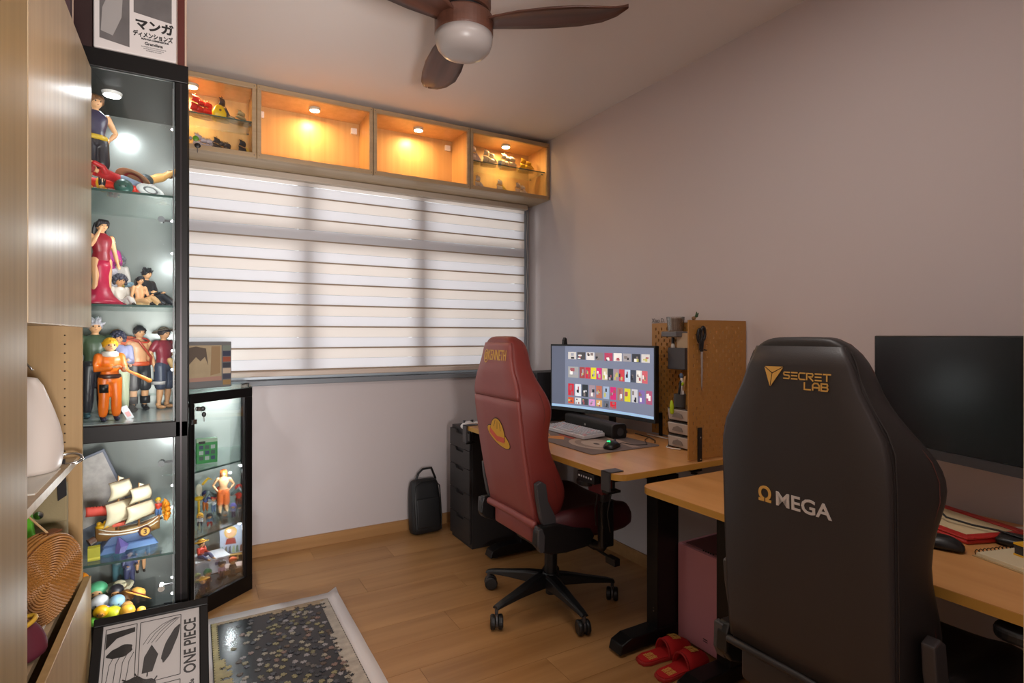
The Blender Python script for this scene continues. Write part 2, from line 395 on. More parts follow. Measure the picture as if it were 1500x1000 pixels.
# cool lamps of the cabinet: round ones under the top, LED buttons down the right-hand post
for i, (x, y_) in enumerate(((-.272, 2.61), (-.62, 2.6))):
    k = MB().lathe([(.001, -.012), (.03, -.012), (.034, 0), (.001, 0)], (x, y_, 2.185)).build('round_lamp', M_white, gc)
    MB().lathe([(.001, -.0135), (.026, -.0135), (.026, -.0121), (.001, -.0121)], (x, y_, 2.185)).build('lamp_lens', M_led, k)
    lamp('round_lamp_bulb', 'AREA', (x, y_, 2.166), 1.5, (.92, .96, 1), .05, None, (0, 0, 0), gc)
strip = bx('led_strip', (TX1 - .050, TY0 + .034, .06), (TX1 - .045, TY0 + .046, 2.17), M_white, gc)
for zz in (2.02, 1.68, 1.56, 1.20, 1.13, .70, .62, .30, .36):
    MB().ball((TX1 - .052, TY0 + .04, zz), .004, 8, 5).build('led_button', M_led, strip)
for zz, e in ((2.05, .9), (1.60, 1.8), (1.21, 2.6), (.75, 2.6), (.36, 3.2)):
    lamp('led_glow', 'POINT', (TX1 - .085, TY0 + .065, zz), e * .8, (.97, .98, 1.0), .02, parent=gc)
for zz in (1.68, .79, .335):   # cam locks on the glass
    l_ = MB().cyl((TX1 - .085, TY0 + .012, zz), (TX1 - .085, TY0 + .045, zz), .011, seg=16).build('lock', M_chrome, gc, smooth=False)
    MB().box((TX1 - .088, TY0 + .04, zz - .004), (TX1 - .045, TY0 + .043, zz + .004)).build('cam_bar', M_gun, l_)

# ============================================================ LOW CORNER GLASS CABINET
lc = thing('corner_display_cabinet', 'knee high black framed corner cabinet with slanted glass door beside the tall one', 'cabinet')
P0, P1, P2, P3, P4 = (-.012, 2.822), (.252, 3.040), (.252, 3.445), (-.40, 3.445), (-.40, 2.93)
poly = [P0, P1, P2, P3, P4]
MB().prism(poly, 'Z', .0, .075).build('base', M_blackf, lc, bevel=.002)
MB().prism(poly, 'Z', .9975, 1.004).build('top_pane', M_shelfglass, lc)
du = Vector((P1[0] - P0[0], P1[1] - P0[1], 0)).normalized(); dn = Vector((du.y, -du.x, 0))   # along the door, outward
DW = math.hypot(P1[0] - P0[0], P1[1] - P0[1])
def dbox(name, u0, u1, n0, n1, z0, z1, m, parent, **k):
    b = MB().box((u0, n0, z0), (u1, n1, z1))
    map_v(b, lambda x, y, z: tuple(Vector((P0[0], P0[1], z)) + du * x + dn * y))
    return b.build(name, m, parent, **k)
dbox('top_rail', 0, DW, -.02, 0, .955, .998, M_blackf, lc, bevel=.002)
dbox('post', 0, .018, -.02, 0, .075, .955, M_blackf, lc, bevel=.002)
dbox('post', DW - .036, DW, -.03, 0, .075, .955, M_blackf, lc, bevel=.002)
bx('post', (.226, 3.42, .075), (.252, 3.445, .9975), M_blackf, lc)
bx('side_rail', (.238, 3.045, .965), (.252, 3.43, .9975), M_blackf, lc)
bx('side_pane', (.244, 3.06, .075), (.248, 3.42, .965), M_glass, lc)
bx('back_panel', (-.40, 3.438, .075), (.24, 3.445, .99), mat('grey_back', rgb(176, 184, 180), .35, .1), lc)
bx('left_panel', (-.40, 2.94, .075), (-.393, 3.438, .99), mat('grey_back', None), lc)
d = dbox('door', .019, DW - .037, -.010, -.005, .078, .953, M_glass, lc)
dbox('door_edge', .019, .022, -.012, -.003, .078, .953, M_chrome, d)
dbox('door_edge', DW - .041, DW - .037, -.012, -.003, .078, .953, mat('satin_steel', None), d)
ins = [(P0[0] + .01, P0[1] + .035), (.232, 3.058), (.238, 3.43), (-.38, 3.43), (-.38, 2.96)]
for zz in (.645, .345):
    s_ = MB().prism(ins, 'Z', zz - .006, zz).build('glass_shelf', M_shelfglass, lc)
    dbox('shelf_edge', .012, DW - .03, -.031, -.028, zz - .0065, zz + .0005, M_edge, s_)
MB().prism(ins, 'Z', .075, .080).build('floor_liner', mat('dark_liner', rgb(60, 62, 64), .15), lc)
lk = thing('key_bunch', 'small black headed keys hanging from the lock of the low corner cabinet', 'keys')
c0 = Vector((P0[0], P0[1], .93)) + du * .035
MB().cyl(c0 + dn * -.004, c0 + dn * .012, .010, seg=16).build('lock', M_chrome, lc)
dbox('lock_plate', .008, .026, -.002, .006, .865, .885, M_chrome, lc)
MB().ball(c0 + dn * .016 + du * .012, (.011, .004, .011)).build('key_head', M_blackp, lk, smooth=True)
MB().ball(c0 + dn * .016 + du * .018 + Vector((0, 0, -.026)), (.009, .004, .012)).build('key_head', M_blackp, lk, smooth=True)
MB().cyl(c0 + dn * .016 + du * .018 + Vector((0, 0, -.036)), c0 + dn * .016 + du * .019 + Vector((0, 0, -.058)), .0018, seg=6).build('key_blade', M_chrome, lk)
MB().tube([c0 + dn * .016 + du * (.014 + .01 * math.cos(a)) + Vector((0, 0, -.010 + .01 * math.sin(a))) for a in [k * PI / 6 for k in range(13)]], .0008, 5).build('key_ring', M_chrome, lk)
for p, e in (((.16, 3.25, .935), .9), ((.205, 3.12, .60), .8), ((.20, 3.12, .31), .8)):
    q = MB().ball(p, .006, 10, 6).build('led_button', M_led, lc)
    lamp('led_glow', 'POINT', (p[0] - .04, p[1] - .01, p[2] - .03), e * 2.4, (.94, .98, 1), .008, parent=lc)
MB().tube([(.235, 3.06, 1.004), (.236, 3.05, 1.02), (.22, 3.02, 1.022), (.205, 2.995, 1.02)], .003, 6).build('hook', M_blackp, lc, smooth=True)

# ============================================================ OAK STORAGE CABINET (left edge)
CXF = -0.32
st = thing('storage_cabinet', 'tall oak storage cabinet with upper door and open shelves at left', 'cabinet')
CY0, CY1 = 1.512, 2.315
bx('upper_door', (CXF + .001, CY0 - .008, 1.283), (CXF + .021, CY1 + .01, 2.152), M_lam, st, bevel=.0015)
bx('top_panel', (RL, CY0, 2.13), (CXF, CY1, 2.148), M_lam, st)
bx('upper_bottom', (RL, CY0 + .018, 1.287), (CXF, CY1 - .018, 1.305), M_lam, st)
bx('side_panel', (RL, CY1 - .018, 0), (CXF, CY1, 2.13), M_lamd, st)
bx('side_panel', (RL, CY0, 0), (CXF, CY0 + .018, 2.13), M_lamd, st)
bx('back_panel', (-.80, CY0 + .018, .02), (-.785, CY1 - .018, 1.287), M_lamd, st)
bx('shelf', (-.785, CY0 + .018, .835), (CXF - .012, CY1 - .018, .858), M_lamx, st)
bx('shelf', (-.785, CY0 + .018, .415), (CXF - .03, CY1 - .018, .433), M_lamx, st)
bx('lower_door', (CXF + .001, CY0 - .008, .06), (CXF + .021, CY1 + .008, .452), M_lamd, st, bevel=.0015)
bx('plinth', (-.78, CY0, 0), (CXF - .03, CY1, .06), M_lamd, st)
ph = MB()
for k in range(14):
    for xx in (CXF - .045, CXF - .37):
        ph.cyl((xx, CY1 - .0186, .88 + k * .029), (xx, CY1 - .0178, .88 + k * .029), .0026, seg=8)
        if k > 1: ph.cyl((xx, CY1 - .0186, .44 + k * .027), (xx, CY1 - .0178, .44 + k * .027), .0026, seg=8)
o = ph.build('shelf_pin_hole', mat('hole_dark', rgb(50, 36, 22), .9), st); o['kind'] = 'stuff'
wd = thing('wardrobe', 'tall oak wardrobe door panel at the far left edge of the view', 'wardrobe')
bx('door', (CXF + .001, .70, .02), (CXF + .021, 1.497, 2.40), M_ward, wd, bevel=.001)
bx('side_panel', (RL, 1.490, 0), (CXF - .001, 1.508, 2.40), M_lamd, wd)
bx('side_panel', (RL, .70, 0), (CXF - .001, .718, 2.40), M_lamd, wd)
bx('top_panel', (RL, .72, 2.38), (CXF - .001, 1.49, 2.398), M_lamd, wd)

# --- things in the open niche
t = thing('bucket_handbag', 'white leather bucket handbag standing on the upper niche shelf', 'handbag', (-.434, 2.075, .858), .3)
secs = []
for zz, a, b in ((0, .088, .075), (.01, .098, .085), (.07, .104, .088), (.14, .092, .066), (.21, .066, .036), (.285, .040, .014)):
    secs.append([(a * math.cos(k * PI / 10) * (1 + .10 * math.cos(3 * k * PI / 10) * zz / .27), b * math.sin(k * PI / 10), zz + (.02 * math.cos(4 * k * PI / 10) if zz > .25 else 0)) for k in range(20)])
MB().loft(secs).build('bag_body', mat('white_leather', rgb(214, 204, 196), .38, bump=.1, bscale=120), t, smooth=True, sub=1)
MB().tube([(-.06, 0, .22), (-.055, -.02, .29), (-.03, -.03, .33), (0, -.02, .31)], .006, 8).build('strap', M_blackp, t, smooth=True)
MB().tube([(-.05, .04, .25), (-.04, .03, .32), (.0, .02, .345), (.03, .0, .30)], .003, 8).build('chain_handle', M_chrome, t, smooth=True)
t = thing('black_pouch', 'small black pouch squeezed behind the white handbag', 'pouch', (-.60, 1.93, .858), .2)
MB().loft([[(x * s_, y * s_, zz) for x, y in ((-.06, -.03), (.06, -.03), (.07, 0), (.06, .03), (-.06, .03), (-.07, 0))] for s_, zz in ((.8, 0), (1, .03), (1.05, .15), (.9, .24), (.6, .27))]).build('pouch_body', mat('black_cloth', rgb(24, 22, 24), .8), t, sub=2, smooth=True)
t = tag(MB().box((-.47, 1.80, .858), (-.345, 2.11, .862)).build('paper_sheet', mat('paper_white', rgb(220, 216, 206), .7)), 'white paper lying under the white handbag on the shelf', 'paper')
t = thing('key_clip', 'chrome carabiner clip with black strap hanging over the upper niche shelf edge', 'clip', (-.335, 2.19, .86), 0)
for r_, o_ in ((.030, 0), (.024, .008)):
    MB().tube([(.0 + r_ * 1.1 * math.cos(a), o_ + .01 * math.sin(a), .012 + r_ * .55 * math.sin(a)) for a in [k * PI / 8 for k in range(17)]], .0028, 8).build('clip_ring', M_chrome, t, smooth=True)
MB().prism([(-.035, .01), (-.012, .014), (-.008, -.10), (-.030, -.115)], 'Y', -.004, .004).build('strap', mat('black_cloth', None), t, bevel=.002)
t = thing('green_tote', 'bright green folded bag behind the round rattan bag', 'bag', (-.515, 2.13, .433), .25)
MB().loft([[(x * s_, y * s_ + zz * .05, zz) for x, y in ((-.10, -.02), (.10, -.03), (.11, .02), (-.09, .03))] for s_, zz in ((1, 0), (1.05, .1), (1, .22), (.9, .33))]).build('bag_body', mat('green_fabric', rgb(96, 190, 36), .6, bump=.2, bscale=60), t, bevel=.012, smooth=True)
MB().tube([(-.05, -.03, .32), (-.04, -.05, .37), (.0, -.05, .38), (.04, -.03, .33)], .005, 6).build('strap', mat('green_fabric', None), t, smooth=True)
t = thing('khaki_satchel', 'khaki cloth satchel with buttoned flap at the back of the lower niche', 'bag', (-.50, 2.245, .433), .0)
MB().box((-.10, -.02, 0), (.15, .035, .34)).build('bag_body', mat('khaki_cloth', rgb(142, 128, 96), .85, bump=.2), t, bevel=.02, seg=3, smooth=True)
MB().box((-.105, -.032, .24), (.155, -.018, .365)).build('flap', mat('khaki_cloth', None), t, bevel=.006)
MB().lathe([(.001, -.006), (.012, -.005), (.013, 0), (.001, 0)], (.085, -.033, .27), axis='Y').build('button', M_chrome, t)
t = thing('rattan_bag', 'round woven brown rattan bag leaning on the lower niche edge', 'bag', (-.383, 2.04, .560), -.50, ry=.08)
M_rat = mat('rattan', rgb(158, 106, 48), .45, noise=.35, nscale=60); M_ratd = mat('rattan_dark', rgb(112, 60, 22), .5)
MB().lathe([(.001, -.026), (.118, -.026), (.124, -.018), (.124, .018), (.118, .026), (.001, .026)], (0, 0, 0), 40, 'X').build('bag_core', M_ratd, t, smooth=False)
for k in range(17):
    r_ = .006 + k * .0072
    for sd in (1,):
        w = MB()
        N = max(8, int(2 * PI * r_ / .0085)); 
        for j in range(N):
            a = 2 * PI * (j + .5 * (k % 2)) / N; da = 2 * PI / N * .36
            p = [(.0265, r_ * math.cos(a + q), r_ * math.sin(a + q)) for q in (-da, 0, da)]
            p[1] = (.0305, p[1][1], p[1][2])
            w.tube(p, .0030, 5, False)
        w.build('weave_ring', M_rat, t)
for xx in (-.018, -.006, .006, .018):
    MB().tube([(xx, .126 * math.cos(a), .126 * math.sin(a)) for a in [k * 2 * PI / 40 for k in range(41)]], .0058, 6, False).build('rim_coil', M_rat, t, smooth=True)
MB().tube([(0, .02, .128), (-.03, -.03, .20), (-.04, -.10, .24), (-.05, -.17, .22)], .003, 6).build('strap', mat('straw_strap', rgb(196, 160, 112), .6), t, smooth=True)
MB().cbox((0, .03, .128), (.03, .05, .006)).build('leather_tab', M_ratd, t, bevel=.002)
t = thing('maroon_bag', 'maroon cloth drawstring bag with a yellow rim in the lower niche', 'bag', (-.385, 1.83, .433), .5)
MB().loft([[(a * math.cos(k * PI / 8) * (1 + .12 * math.sin(3 * k)), b * math.sin(k * PI / 8), zz) for k in range(16)] for zz, a, b in ((0, .05, .04), (.02, .062, .048), (.05, .058, .04), (.08, .045, .03), (.10, .03, .02))]).build('bag_body', mat('maroon_cloth', rgb(88, 24, 40), .7, bump=.3, bscale=40), t, smooth=True, sub=1)
MB().tube([(.036 * math.cos(a), .028 * math.sin(a), .095 + .01 * math.cos(a)) for a in [k * PI / 8 for k in range(17)]], .006, 6).build('rim', mat('yellow_rim', rgb(204, 160, 50), .5), t, smooth=True)
tag(MB().box((-.50, 1.72, .433), (-.365, 2.12, .437)).build('paper_sheet', mat('paper_white', None)), 'white paper lying flat on the lower niche shelf under the rattan bag', 'paper')

# ============================================================ BOXES ON TOP OF THE CABINETS
M_boxw = mat('box_white', rgb(206, 200, 198), .5); M_boxg = mat('box_grey_print', rgb(96, 92, 92), .45, noise=.35, nscale=14)
M_boxm = mat('box_maroon', rgb(44, 24, 24), .4); M_boxr = mat('box_red', rgb(92, 40, 34), .4); M_ink = mat('ink_black', rgb(24, 22, 22), .5)
t = thing('figure_box', 'white figure box with grey picture and katakana lettering on tall glass cabinet', 'box', (-.055, 2.375, 2.2505), 0)
bx('carton', (-.245, 0, 0), (0, .17, .31), M_boxw, t, bevel=.004)
MB().prism([(-.228, .035), (-.142, .022), (-.142, .24), (-.228, .25)], 'Y', -.0012, 0).build('picture', M_boxg, t)
MB().prism([(-.224, .06), (-.19, .05), (-.165, .12), (-.16, .23), (-.2, .2), (-.22, .14)], 'Y', -.002, -.0013).build('picture_shape', mat('print_pale_grey', rgb(150, 146, 144), .5), t)
MB().prism([(-.13, .15), (-.015, .138), (-.015, .24), (-.13, .27)], 'Y', -.0012, 0).build('picture', M_boxg, t)
def ptxt(body, size, x, z, m, par, y=-.0008, ry=0, bold=.0, sx=1.0, name='lettering', shear=0):
    g = text_geo(body, size, .0004, bold, sx)
    ca, sa = math.cos(ry), math.sin(ry)
    map_v(g, lambda u, v, w: (x + u * ca - v * sa, y - w, z + u * sa + v * ca + shear * u))
    return g.build(name, m, par)
ptxt('マンガ', .040, -.068, .098, M_ink, t, bold=.0018, sx=.98)
ptxt('ディメンションズ', .021, -.072, .070, M_ink, t, bold=.0009, sx=.72)
ptxt('MANGA DIMENSIONS', .0085, -.066, .060, M_ink, t, bold=.0004)
ptxt('Grandista', .014, -.070, .043, M_ink, t, bold=.0005)
for k in range(3): ptxt('BANPRESTO COLLECTION FIGURE SERIES'[:30 - 6 * k], .0045, -.07, .034 - k * .0065, M_ink, t)
t = thing('figure_box', 'red box with dark side standing right behind the white katakana box', 'box', (-.053, 2.545, 2.2505), 0)
bx('carton', (-.26, .0, 0), (.028, .16, .33), M_boxr, t, bevel=.003)
bx('corner_strip', (.022, -.001, 0), (.0285, .0, .33), mat('box_cream_strip', rgb(196, 170, 150), .5), t)
t = thing('figure_box', 'dark maroon box with pale edge left of the white katakana box', 'box', (-.305, 2.395, 2.2505), 0)
bx('carton', (-.07, 0, 0), (0, .16, .32), M_boxm, t, bevel=.002)
bx('corner_strip', (-.07, -.002, 0), (-.052, 0, .32), mat('box_cream_strip', None), t)
t = thing('figure_box', 'white box with black framed panels lying on top of the oak cabinet', 'box', (-.36, 2.02, 2.1485), .12)
bx('carton', (-.30, -.22, 0), (0, .22, .20), M_boxw, t, bevel=.003)
for k in range(3):
    fr = MB(); y0, y1 = -.20 + k * .14, -.20 + k * .14 + .12
    for a, b in (((y0, .012), (y1, .016)), ((y0, .18), (y1, .184)), ((y0, .016), (y0 + .003, .18)), ((y1 - .003, .016), (y1, .18))):
        fr.box((0, a[0], a[1]), (.0012, b[0], b[1]))
    fr.build('printed_frame', M_ink, t)
t = thing('figure_box', 'plum coloured box standing behind the white box on the oak cabinet', 'box', (-.345, 2.265, 2.1485), 0)
bx('carton', (-.25, -.015, 0), (0, .03, .25), mat('box_plum', rgb(72, 50, 54), .5), t, bevel=.002)

t = thing('figure_box', 'grey box printed with a beige cartoon picture on the low corner cabinet', 'box', (-.02, 3.0, 1.0045), .38)
bx('carton', (-.03, -.0, 0), (.195, .10, .222), mat('box_grey', rgb(112, 112, 112), .5), t, bevel=.003)
MB().prism([(-.022, .034), (.147, .034), (.147, .205), (-.022, .205)], 'Y', -.0012, 0).build('picture', mat('print_beige', rgb(170, 152, 122), .5, noise=.2, nscale=20), t)
MB().prism([(-.022, .10), (.0, .115), (.03, .15), (.05, .13), (.07, .15), (.085, .11), (.075, .19), (.03, .2), (-.022, .19)], 'Y', -.0018, -.0012).build('picture_shape', mat('print_brown', rgb(92, 80, 70), .5), t)
MB().prism([(.095, .06), (.14, .07), (.14, .2), (.1, .2)], 'Y', -.0018, -.0012).build('picture_shape', mat('print_tan', rgb(150, 124, 92), .5), t)
MB().prism([(-.022, .034), (.147, .034), (.147, .056), (-.022, .05)], 'Y', -.0018, -.0012).build('picture_shape', mat('print_pink', rgb(168, 130, 116), .5), t)
for k, c in enumerate(((150, 120, 80), (70, 70, 84), (190, 170, 150), (60, 62, 70), (150, 80, 60), (56, 60, 80), (120, 130, 120))):
    bx('picture_tile', (.153, -.0014, .012 + k * .028), (.190, -.0002, .036 + k * .028), mat('tile%d' % k, rgb(*c), .5), t)

# ============================================================ FRAMED POSTER leaning on the glass cabinet
t = thing('framed_poster', 'black framed comic print lettered ONE PIECE leaning on the tall glass cabinet', 'poster', (.045, 2.06, .0), 0, rx=-.75)
PW, PH = .338, .405
# local: x from -PW to 0, z up; leans back
fr = MB()
for a, b in (((-PW, 0, 0), (0, .022, .028)), ((-PW, 0, PH - .028), (0, .022, PH)), ((-PW, 0, .028), (-PW + .028, .022, PH - .028)), ((-.028, 0, .028), (0, .022, PH - .028))):
    fr.box(a, b)
fr.build('frame', M_blackf, t, bevel=.003)
bx('backing', (-PW + .02, .010, .02), (-.02, .018, PH - .02), mat('poster_paper', rgb(180, 174, 171), .6), t)
bx('pane', (-PW + .02, .0055, .02), (-.02, .0075, PH - .02), glass('poster_glass', (1, 1, 1, 1), .5), t)
g = text_geo('ONE PIECE', .046, .0003, .0010, .80)
map_v(g, lambda u, v, w: (-.040 - v * 1.1, .0098 - w, .255 + u)); g.build('lettering', M_ink, t)
g = text_geo('CAP. de', .020, .0003, .0006, .9)
map_v(g, lambda u, v, w: (-.045 - v, .0098 - w, .115 + u)); g.build('lettering', M_ink, t)
def pl(pts, m, name='ink_shape', y=.0096):
    return MB().prism(pts, 'Y', y - .0004, y).build(name, m, t)
def ln(pts, w, name='ink_line'):
    b = MB()
    for (x0, z0), (x1, z1) in zip(pts, pts[1:]):
        L_ = math.hypot(x1 - x0, z1 - z0) or 1e-6; nx, nz = -(z1 - z0) / L_ * w / 2, (x1 - x0) / L_ * w / 2
        b.prism([(x0 - nx, z0 - nz), (x1 - nx, z1 - nz), (x1 + nx, z1 + nz), (x0 + nx, z0 + nz)], 'Y', .0093, .0097)
    return b.build(name, M_ink, t)
def panel(x0, z0, x1, z1): return ln([(x0, z0), (x1, z0), (x1, z1), (x0, z1), (x0, z0)], .0022, 'panel_border')
def blob(cx, cz, rx, rz, seed, amp=.18, n=26, rot=0):
    rr = random.Random(seed); ph_ = [rr.uniform(0, 6.28) for _ in range(4)]
    out = []
    for k in range(n):
        a = 2 * PI * k / n; q = 1 + amp * (math.sin(3 * a + ph_[0]) * .6 + math.sin(7 * a + ph_[1]) * .4)
        u, v_ = rx * q * math.cos(a), rz * q * math.sin(a)
        out.append((cx + u * math.cos(rot) - v_ * math.sin(rot), cz + u * math.sin(rot) + v_ * math.cos(rot)))
    return out
panel(-.205, .17, -.085, .365); panel(-.302, .05, -.215, .365); panel(-.205, .04, -.085, .155)
pl(blob(-.208, .150, .056, .044, 3), M_ink); pl(blob(-.115, .275, .014, .060, 5, .1, rot=-.4), M_ink)
pl(blob(-.258, .285, .036, .018, 6, .12, rot=.2), M_ink); pl(blob(-.150, .075, .040, .018, 8), M_ink)
pl([(-.30, .07), (-.28, .06), (-.245, .10), (-.25, .14), (-.30, .13)], M_ink)
pl([(-.195, .20), (-.165, .20), (-.150, .25), (-.170, .285), (-.19, .25)], M_ink)
pl([(-.30, .30), (-.27, .33), (-.22, .34), (-.22, .355), (-.30, .35)], M_ink)
for k in range(12):
    a0 = k * .52
    ln([(-.208 + .056 * math.cos(a0), .150 + .044 * math.sin(a0)), (-.208 + .070 * math.cos(a0 + .1), .150 + .056 * math.sin(a0 + .1))], .004)
for k in range(4):
    x0 = -.298 + k * .018
    ln([(x0, .16 + .02 * math.sin(k)), (x0 + .008, .20 + .01 * math.cos(k * 2)), (x0 + .012, .25), (x0 + .024, .275)], .0018)
    ln([(-.195 + k * .012, .29), (-.175 + k * .014, .32), (-.14 + k * .012, .345), (-.10 + k * .004, .358)], .0016)
    ln([(-.198, .055 + k * .022), (-.16, .065 + k * .02), (-.095, .055 + k * .025)], .0016)

# ============================================================ PUZZLE ON ITS BOARD
sh = MB()
sx0, sx1, sy0, sy1 = .015, .606, 1.80, 2.806
N = 16; v = []; f = []
for j in range(N + 1):
    for i in range(N + 1):
        x = sx0 + (sx1 - sx0) * i / N; y_ = sy0 + (sy1 - sy0) * j / N
        e = max(0, (x - .57) / .036)
        zz = .0015 + .010 * e ** 2 + (.012 * e if j == N else 0) + .0008 * math.sin(i * 2.1 + j * 1.3)
        v.append((x, y_, zz))
for j in range(N):
    for i in range(N): a = j * (N + 1) + i; f.append((a, a + 1, a + N + 2, a + N + 1))
sh.add(v, f)
tag(sh.build('paper_sheet', mat('sheet_white', rgb(214, 206, 204), .6), smooth=True, solid=.001), 'large white sheet on the floor under the black puzzle board', 'paper')
BXa, BXb, BYa, BYb = .062, .552, 1.84, 2.735
tag(bx('puzzle_board', (BXa, BYa, .004), (BXb, BYb, .0085), mat('board_black', rgb(26, 27, 30), .22)), 'glossy black puzzle board lying on the white sheet', 'board')
rr = random.Random(3)
def jig(tabs, s_=.0168):
    h = s_ / 2; out = []
    for q in range(4):
        a = q * PI / 2; tb = tabs[q] * s_ * .24; w = s_ * .11
        for (u, o_) in ((-h, 0), (-w, 0), (-w * 1.5, tb * .6), (-w * .8, tb), (w * .8, tb), (w * 1.5, tb * .6), (w, 0)):
            x, y_ = u, -h - o_
            out.append((x * math.cos(a) - y_ * math.sin(a), x * math.sin(a) + y_ * math.cos(a)))
    return out
pc_cols = [(186, 172, 120), (120, 110, 104), (196, 184, 160), (76, 74, 80), (168, 132, 118), (92, 92, 100), (150, 140, 96), (190, 180, 178), (110, 88, 70), (60, 62, 70)]
protos = []
for si, tabs in enumerate(((1, 1, -1, -1), (1, -1, 1, -1), (1, 1, 1, -1))):
    for ci, c in enumerate(pc_cols):
        me = bpy.data.meshes.new('puzzle_piece'); b = MB().prism(jig(tabs), 'Z', 0, .0018)
        me.from_pydata(b.v, [], b.f); me.materials.append(mat('piece%d' % ci, rgb(*[int(q * .72) for q in c]), .45, noise=.4, nscale=150)); me.update(); protos.append(me)
spots = []
tries = 0
while len(spots) < 255 and tries < 20000:
    tries += 1
    x = rr.uniform(BXa + .07, BXb - .05); y_ = rr.uniform(BYa + .02, BYb - .05)
    dens = .25 + .75 * min(1, max(0, (x - .14) / .16))
    if rr.random() > dens: continue
    if all((x - a) ** 2 + (y_ - b) ** 2 > .0200 ** 2 for a, b in spots): spots.append((x, y_))
for k, (x, y_) in enumerate(spots):
    o = bpy.data.objects.new('puzzle_piece', rr.choice(protos)); COL.objects.link(o)
    o.location = (x, y_, .0087); o.rotation_euler = (0, 0, rr.uniform(0, 6.28))
    tag(o, 'loose jigsaw puzzle piece lying on the glossy black board', 'puzzle piece', 'loose puzzle pieces on the board')
def edge_strip(name, cells, m, label):
    b = MB()
    for (i, j) in cells:
        k0 = len(b.v); b.prism(jig((1, 1, -1, -1), .0184), 'Z', 0, .0018); b.xf(Matrix.Translation(Vector((BXa + .012 + i * .0186, BYb - .012 - j * .0186, .0087))), k0)
    o = b.build(name, m); tag(o, label, 'puzzle'); o['kind'] = 'stuff'
NI = 25; NJ = 46
edge_strip('assembled_edge', [(i, 0) for i in range(1, NI)] + [(i, 1) for i in range(NI - 12, NI) if i % 3], mat('puzzle_top', rgb(150, 128, 100), .45, noise=.5, nscale=30), 'joined puzzle edge along the far side of the black board')
edge_strip('assembled_edge', [(NI, j) for j in range(0, NJ)] + [(NI - 1, j) for j in range(1, NJ) if j > 4 or j % 2] + [(NI - 2, j) for j in range(18, NJ) if j % 5], mat('puzzle_right', rgb(168, 156, 142), .45, noise=.5, nscale=30), 'joined puzzle edge along the right side of the black board')
edge_strip('assembled_edge', [(0, j) for j in range(0, NJ)] + [(1, j) for j in range(16, NJ) if j % 4] + [(2, j) for j in range(20, NJ) if j % 3], mat('puzzle_left', rgb(164, 150, 96), .45, noise=.5, nscale=30), 'joined yellow green puzzle edge along the left side of the board')

# ============================================================ DESKS
def rrect(x0, y0, x1, y1, r, n=6):
    out = []
    for cx, cy, a0 in ((x1 - r, y1 - r, 0), (x0 + r, y1 - r, 90), (x0 + r, y0 + r, 180), (x1 - r, y0 + r, 270)):
        for k in range(n + 1):
            a = math.radians(a0 + 90 * k / n); out.append((cx + r * math.cos(a), cy + r * math.sin(a)))
    return out
def desk(label, x0, y0, x1, y1, top, legs, foot_x0, thick=.024, foot_x1=2.06, cx0=1.635):
    t = thing('standing_desk', label, 'desk', (0, 0, 0))
    MB().prism(rrect(x0, y0, x1, y1, .055), 'Z', top - .0012, top).build('desktop', M_desk, t)
    MB().prism(rrect(x0 - .0006, y0 - .0006, x1 + .0006, y1 + .0006, .055), 'Z', top - thick, top - .0013).build('edge_band', M_deske, t)
    for yc in legs:
        bx('column', (cx0, yc - .032, .05), (1.755, yc + .032, top - thick - .03), M_blackm, t, bevel=.004)
        bx('column_sleeve', (cx0 + .008, yc - .026, .35), (1.747, yc + .026, top - thick - .012), M_blackm, t, bevel=.003)
        pr = [(foot_x0, .012), (foot_x0 + .012, .048), (foot_x0 + .06, .066), (foot_x1 - .06, .066), (foot_x1, .045), (foot_x1, .012)]
        MB().prism([(a, b) for a, b in pr], 'Y', yc - .036, yc + .036).build('foot', M_blackm, t, bevel=.004)
        for xx in (foot_x0 + .05, foot_x1 - .05): MB().cyl((xx, yc, 0), (xx, yc, .013), .016, seg=12).build('foot_pad', M_gun, t)
        bx('bracket', (x0 + .08, yc - .03, top - thick - .018), (x1 - .06, yc + .03, top - thick), M_blackm, t, bevel=.002)
        for zz in (.13, .142): MB().cyl((cx0 - .001, yc - .01, zz), (cx0 + .0015, yc - .01, zz), .003, seg=8).build('bolt', M_chrome, t)
    bx('crossbar', (1.66, legs[0], top - thick - .06), (1.72, legs[1], top - thick - .02), M_blackm, t, bevel=.003)
    return t
d1 = desk('beech topped standing desk by the window with the curved monitor', 1.368, 1.60, 2.112, 2.985, .735, (1.703, 2.79), 1.435, foot_x1=1.80)
d2 = desk('lower beech topped desk in the right foreground behind the black chair', 1.435, .20, 2.112, 1.565, .70, (1.372, .40), 1.455, cx0=1.665)
# desk control box, tray, clamps
cp = bx('control_panel', (1.366, 1.742, .668), (1.40, 1.852, .705), M_blackp, d1, bevel=.003)
for k, w in enumerate((.010, .004, .007, .007, .007, .008)):
    ptxt_y = 1.838 - k * .0155
    MB().cbox((1.3652, ptxt_y, .688), (.001, w, .007)).build('panel_button', mat('panel_print', rgb(200, 200, 205), .5), cp)
t = thing('under_desk_tray', 'dark red storage tray hanging under the front of the window desk', 'tray')
MB().prism([(1.75, .665), (1.86, .665), (1.85, .615), (1.76, .615)], 'X', 1.42, 1.48).build('tray_body', mat('dark_red_plastic', rgb(96, 30, 32), .5), t, bevel=.004)
for yy in (1.765, 1.845): bx('hanger', (1.45, yy - .002, .66), (1.46, yy + .002, .711), M_blackm, t)
for k in range(3): MB().tube([(1.45, 1.74 + k * .04, .62), (1.44, 1.75 + k * .04, .54), (1.45, 1.745 + k * .045, .47)], .003, 6).build('hanging_cable', M_blackp, t, smooth=True)
t = thing('desk_clamp_hook', 'black metal clamp hook on the front corner of the window desk', 'clamp')
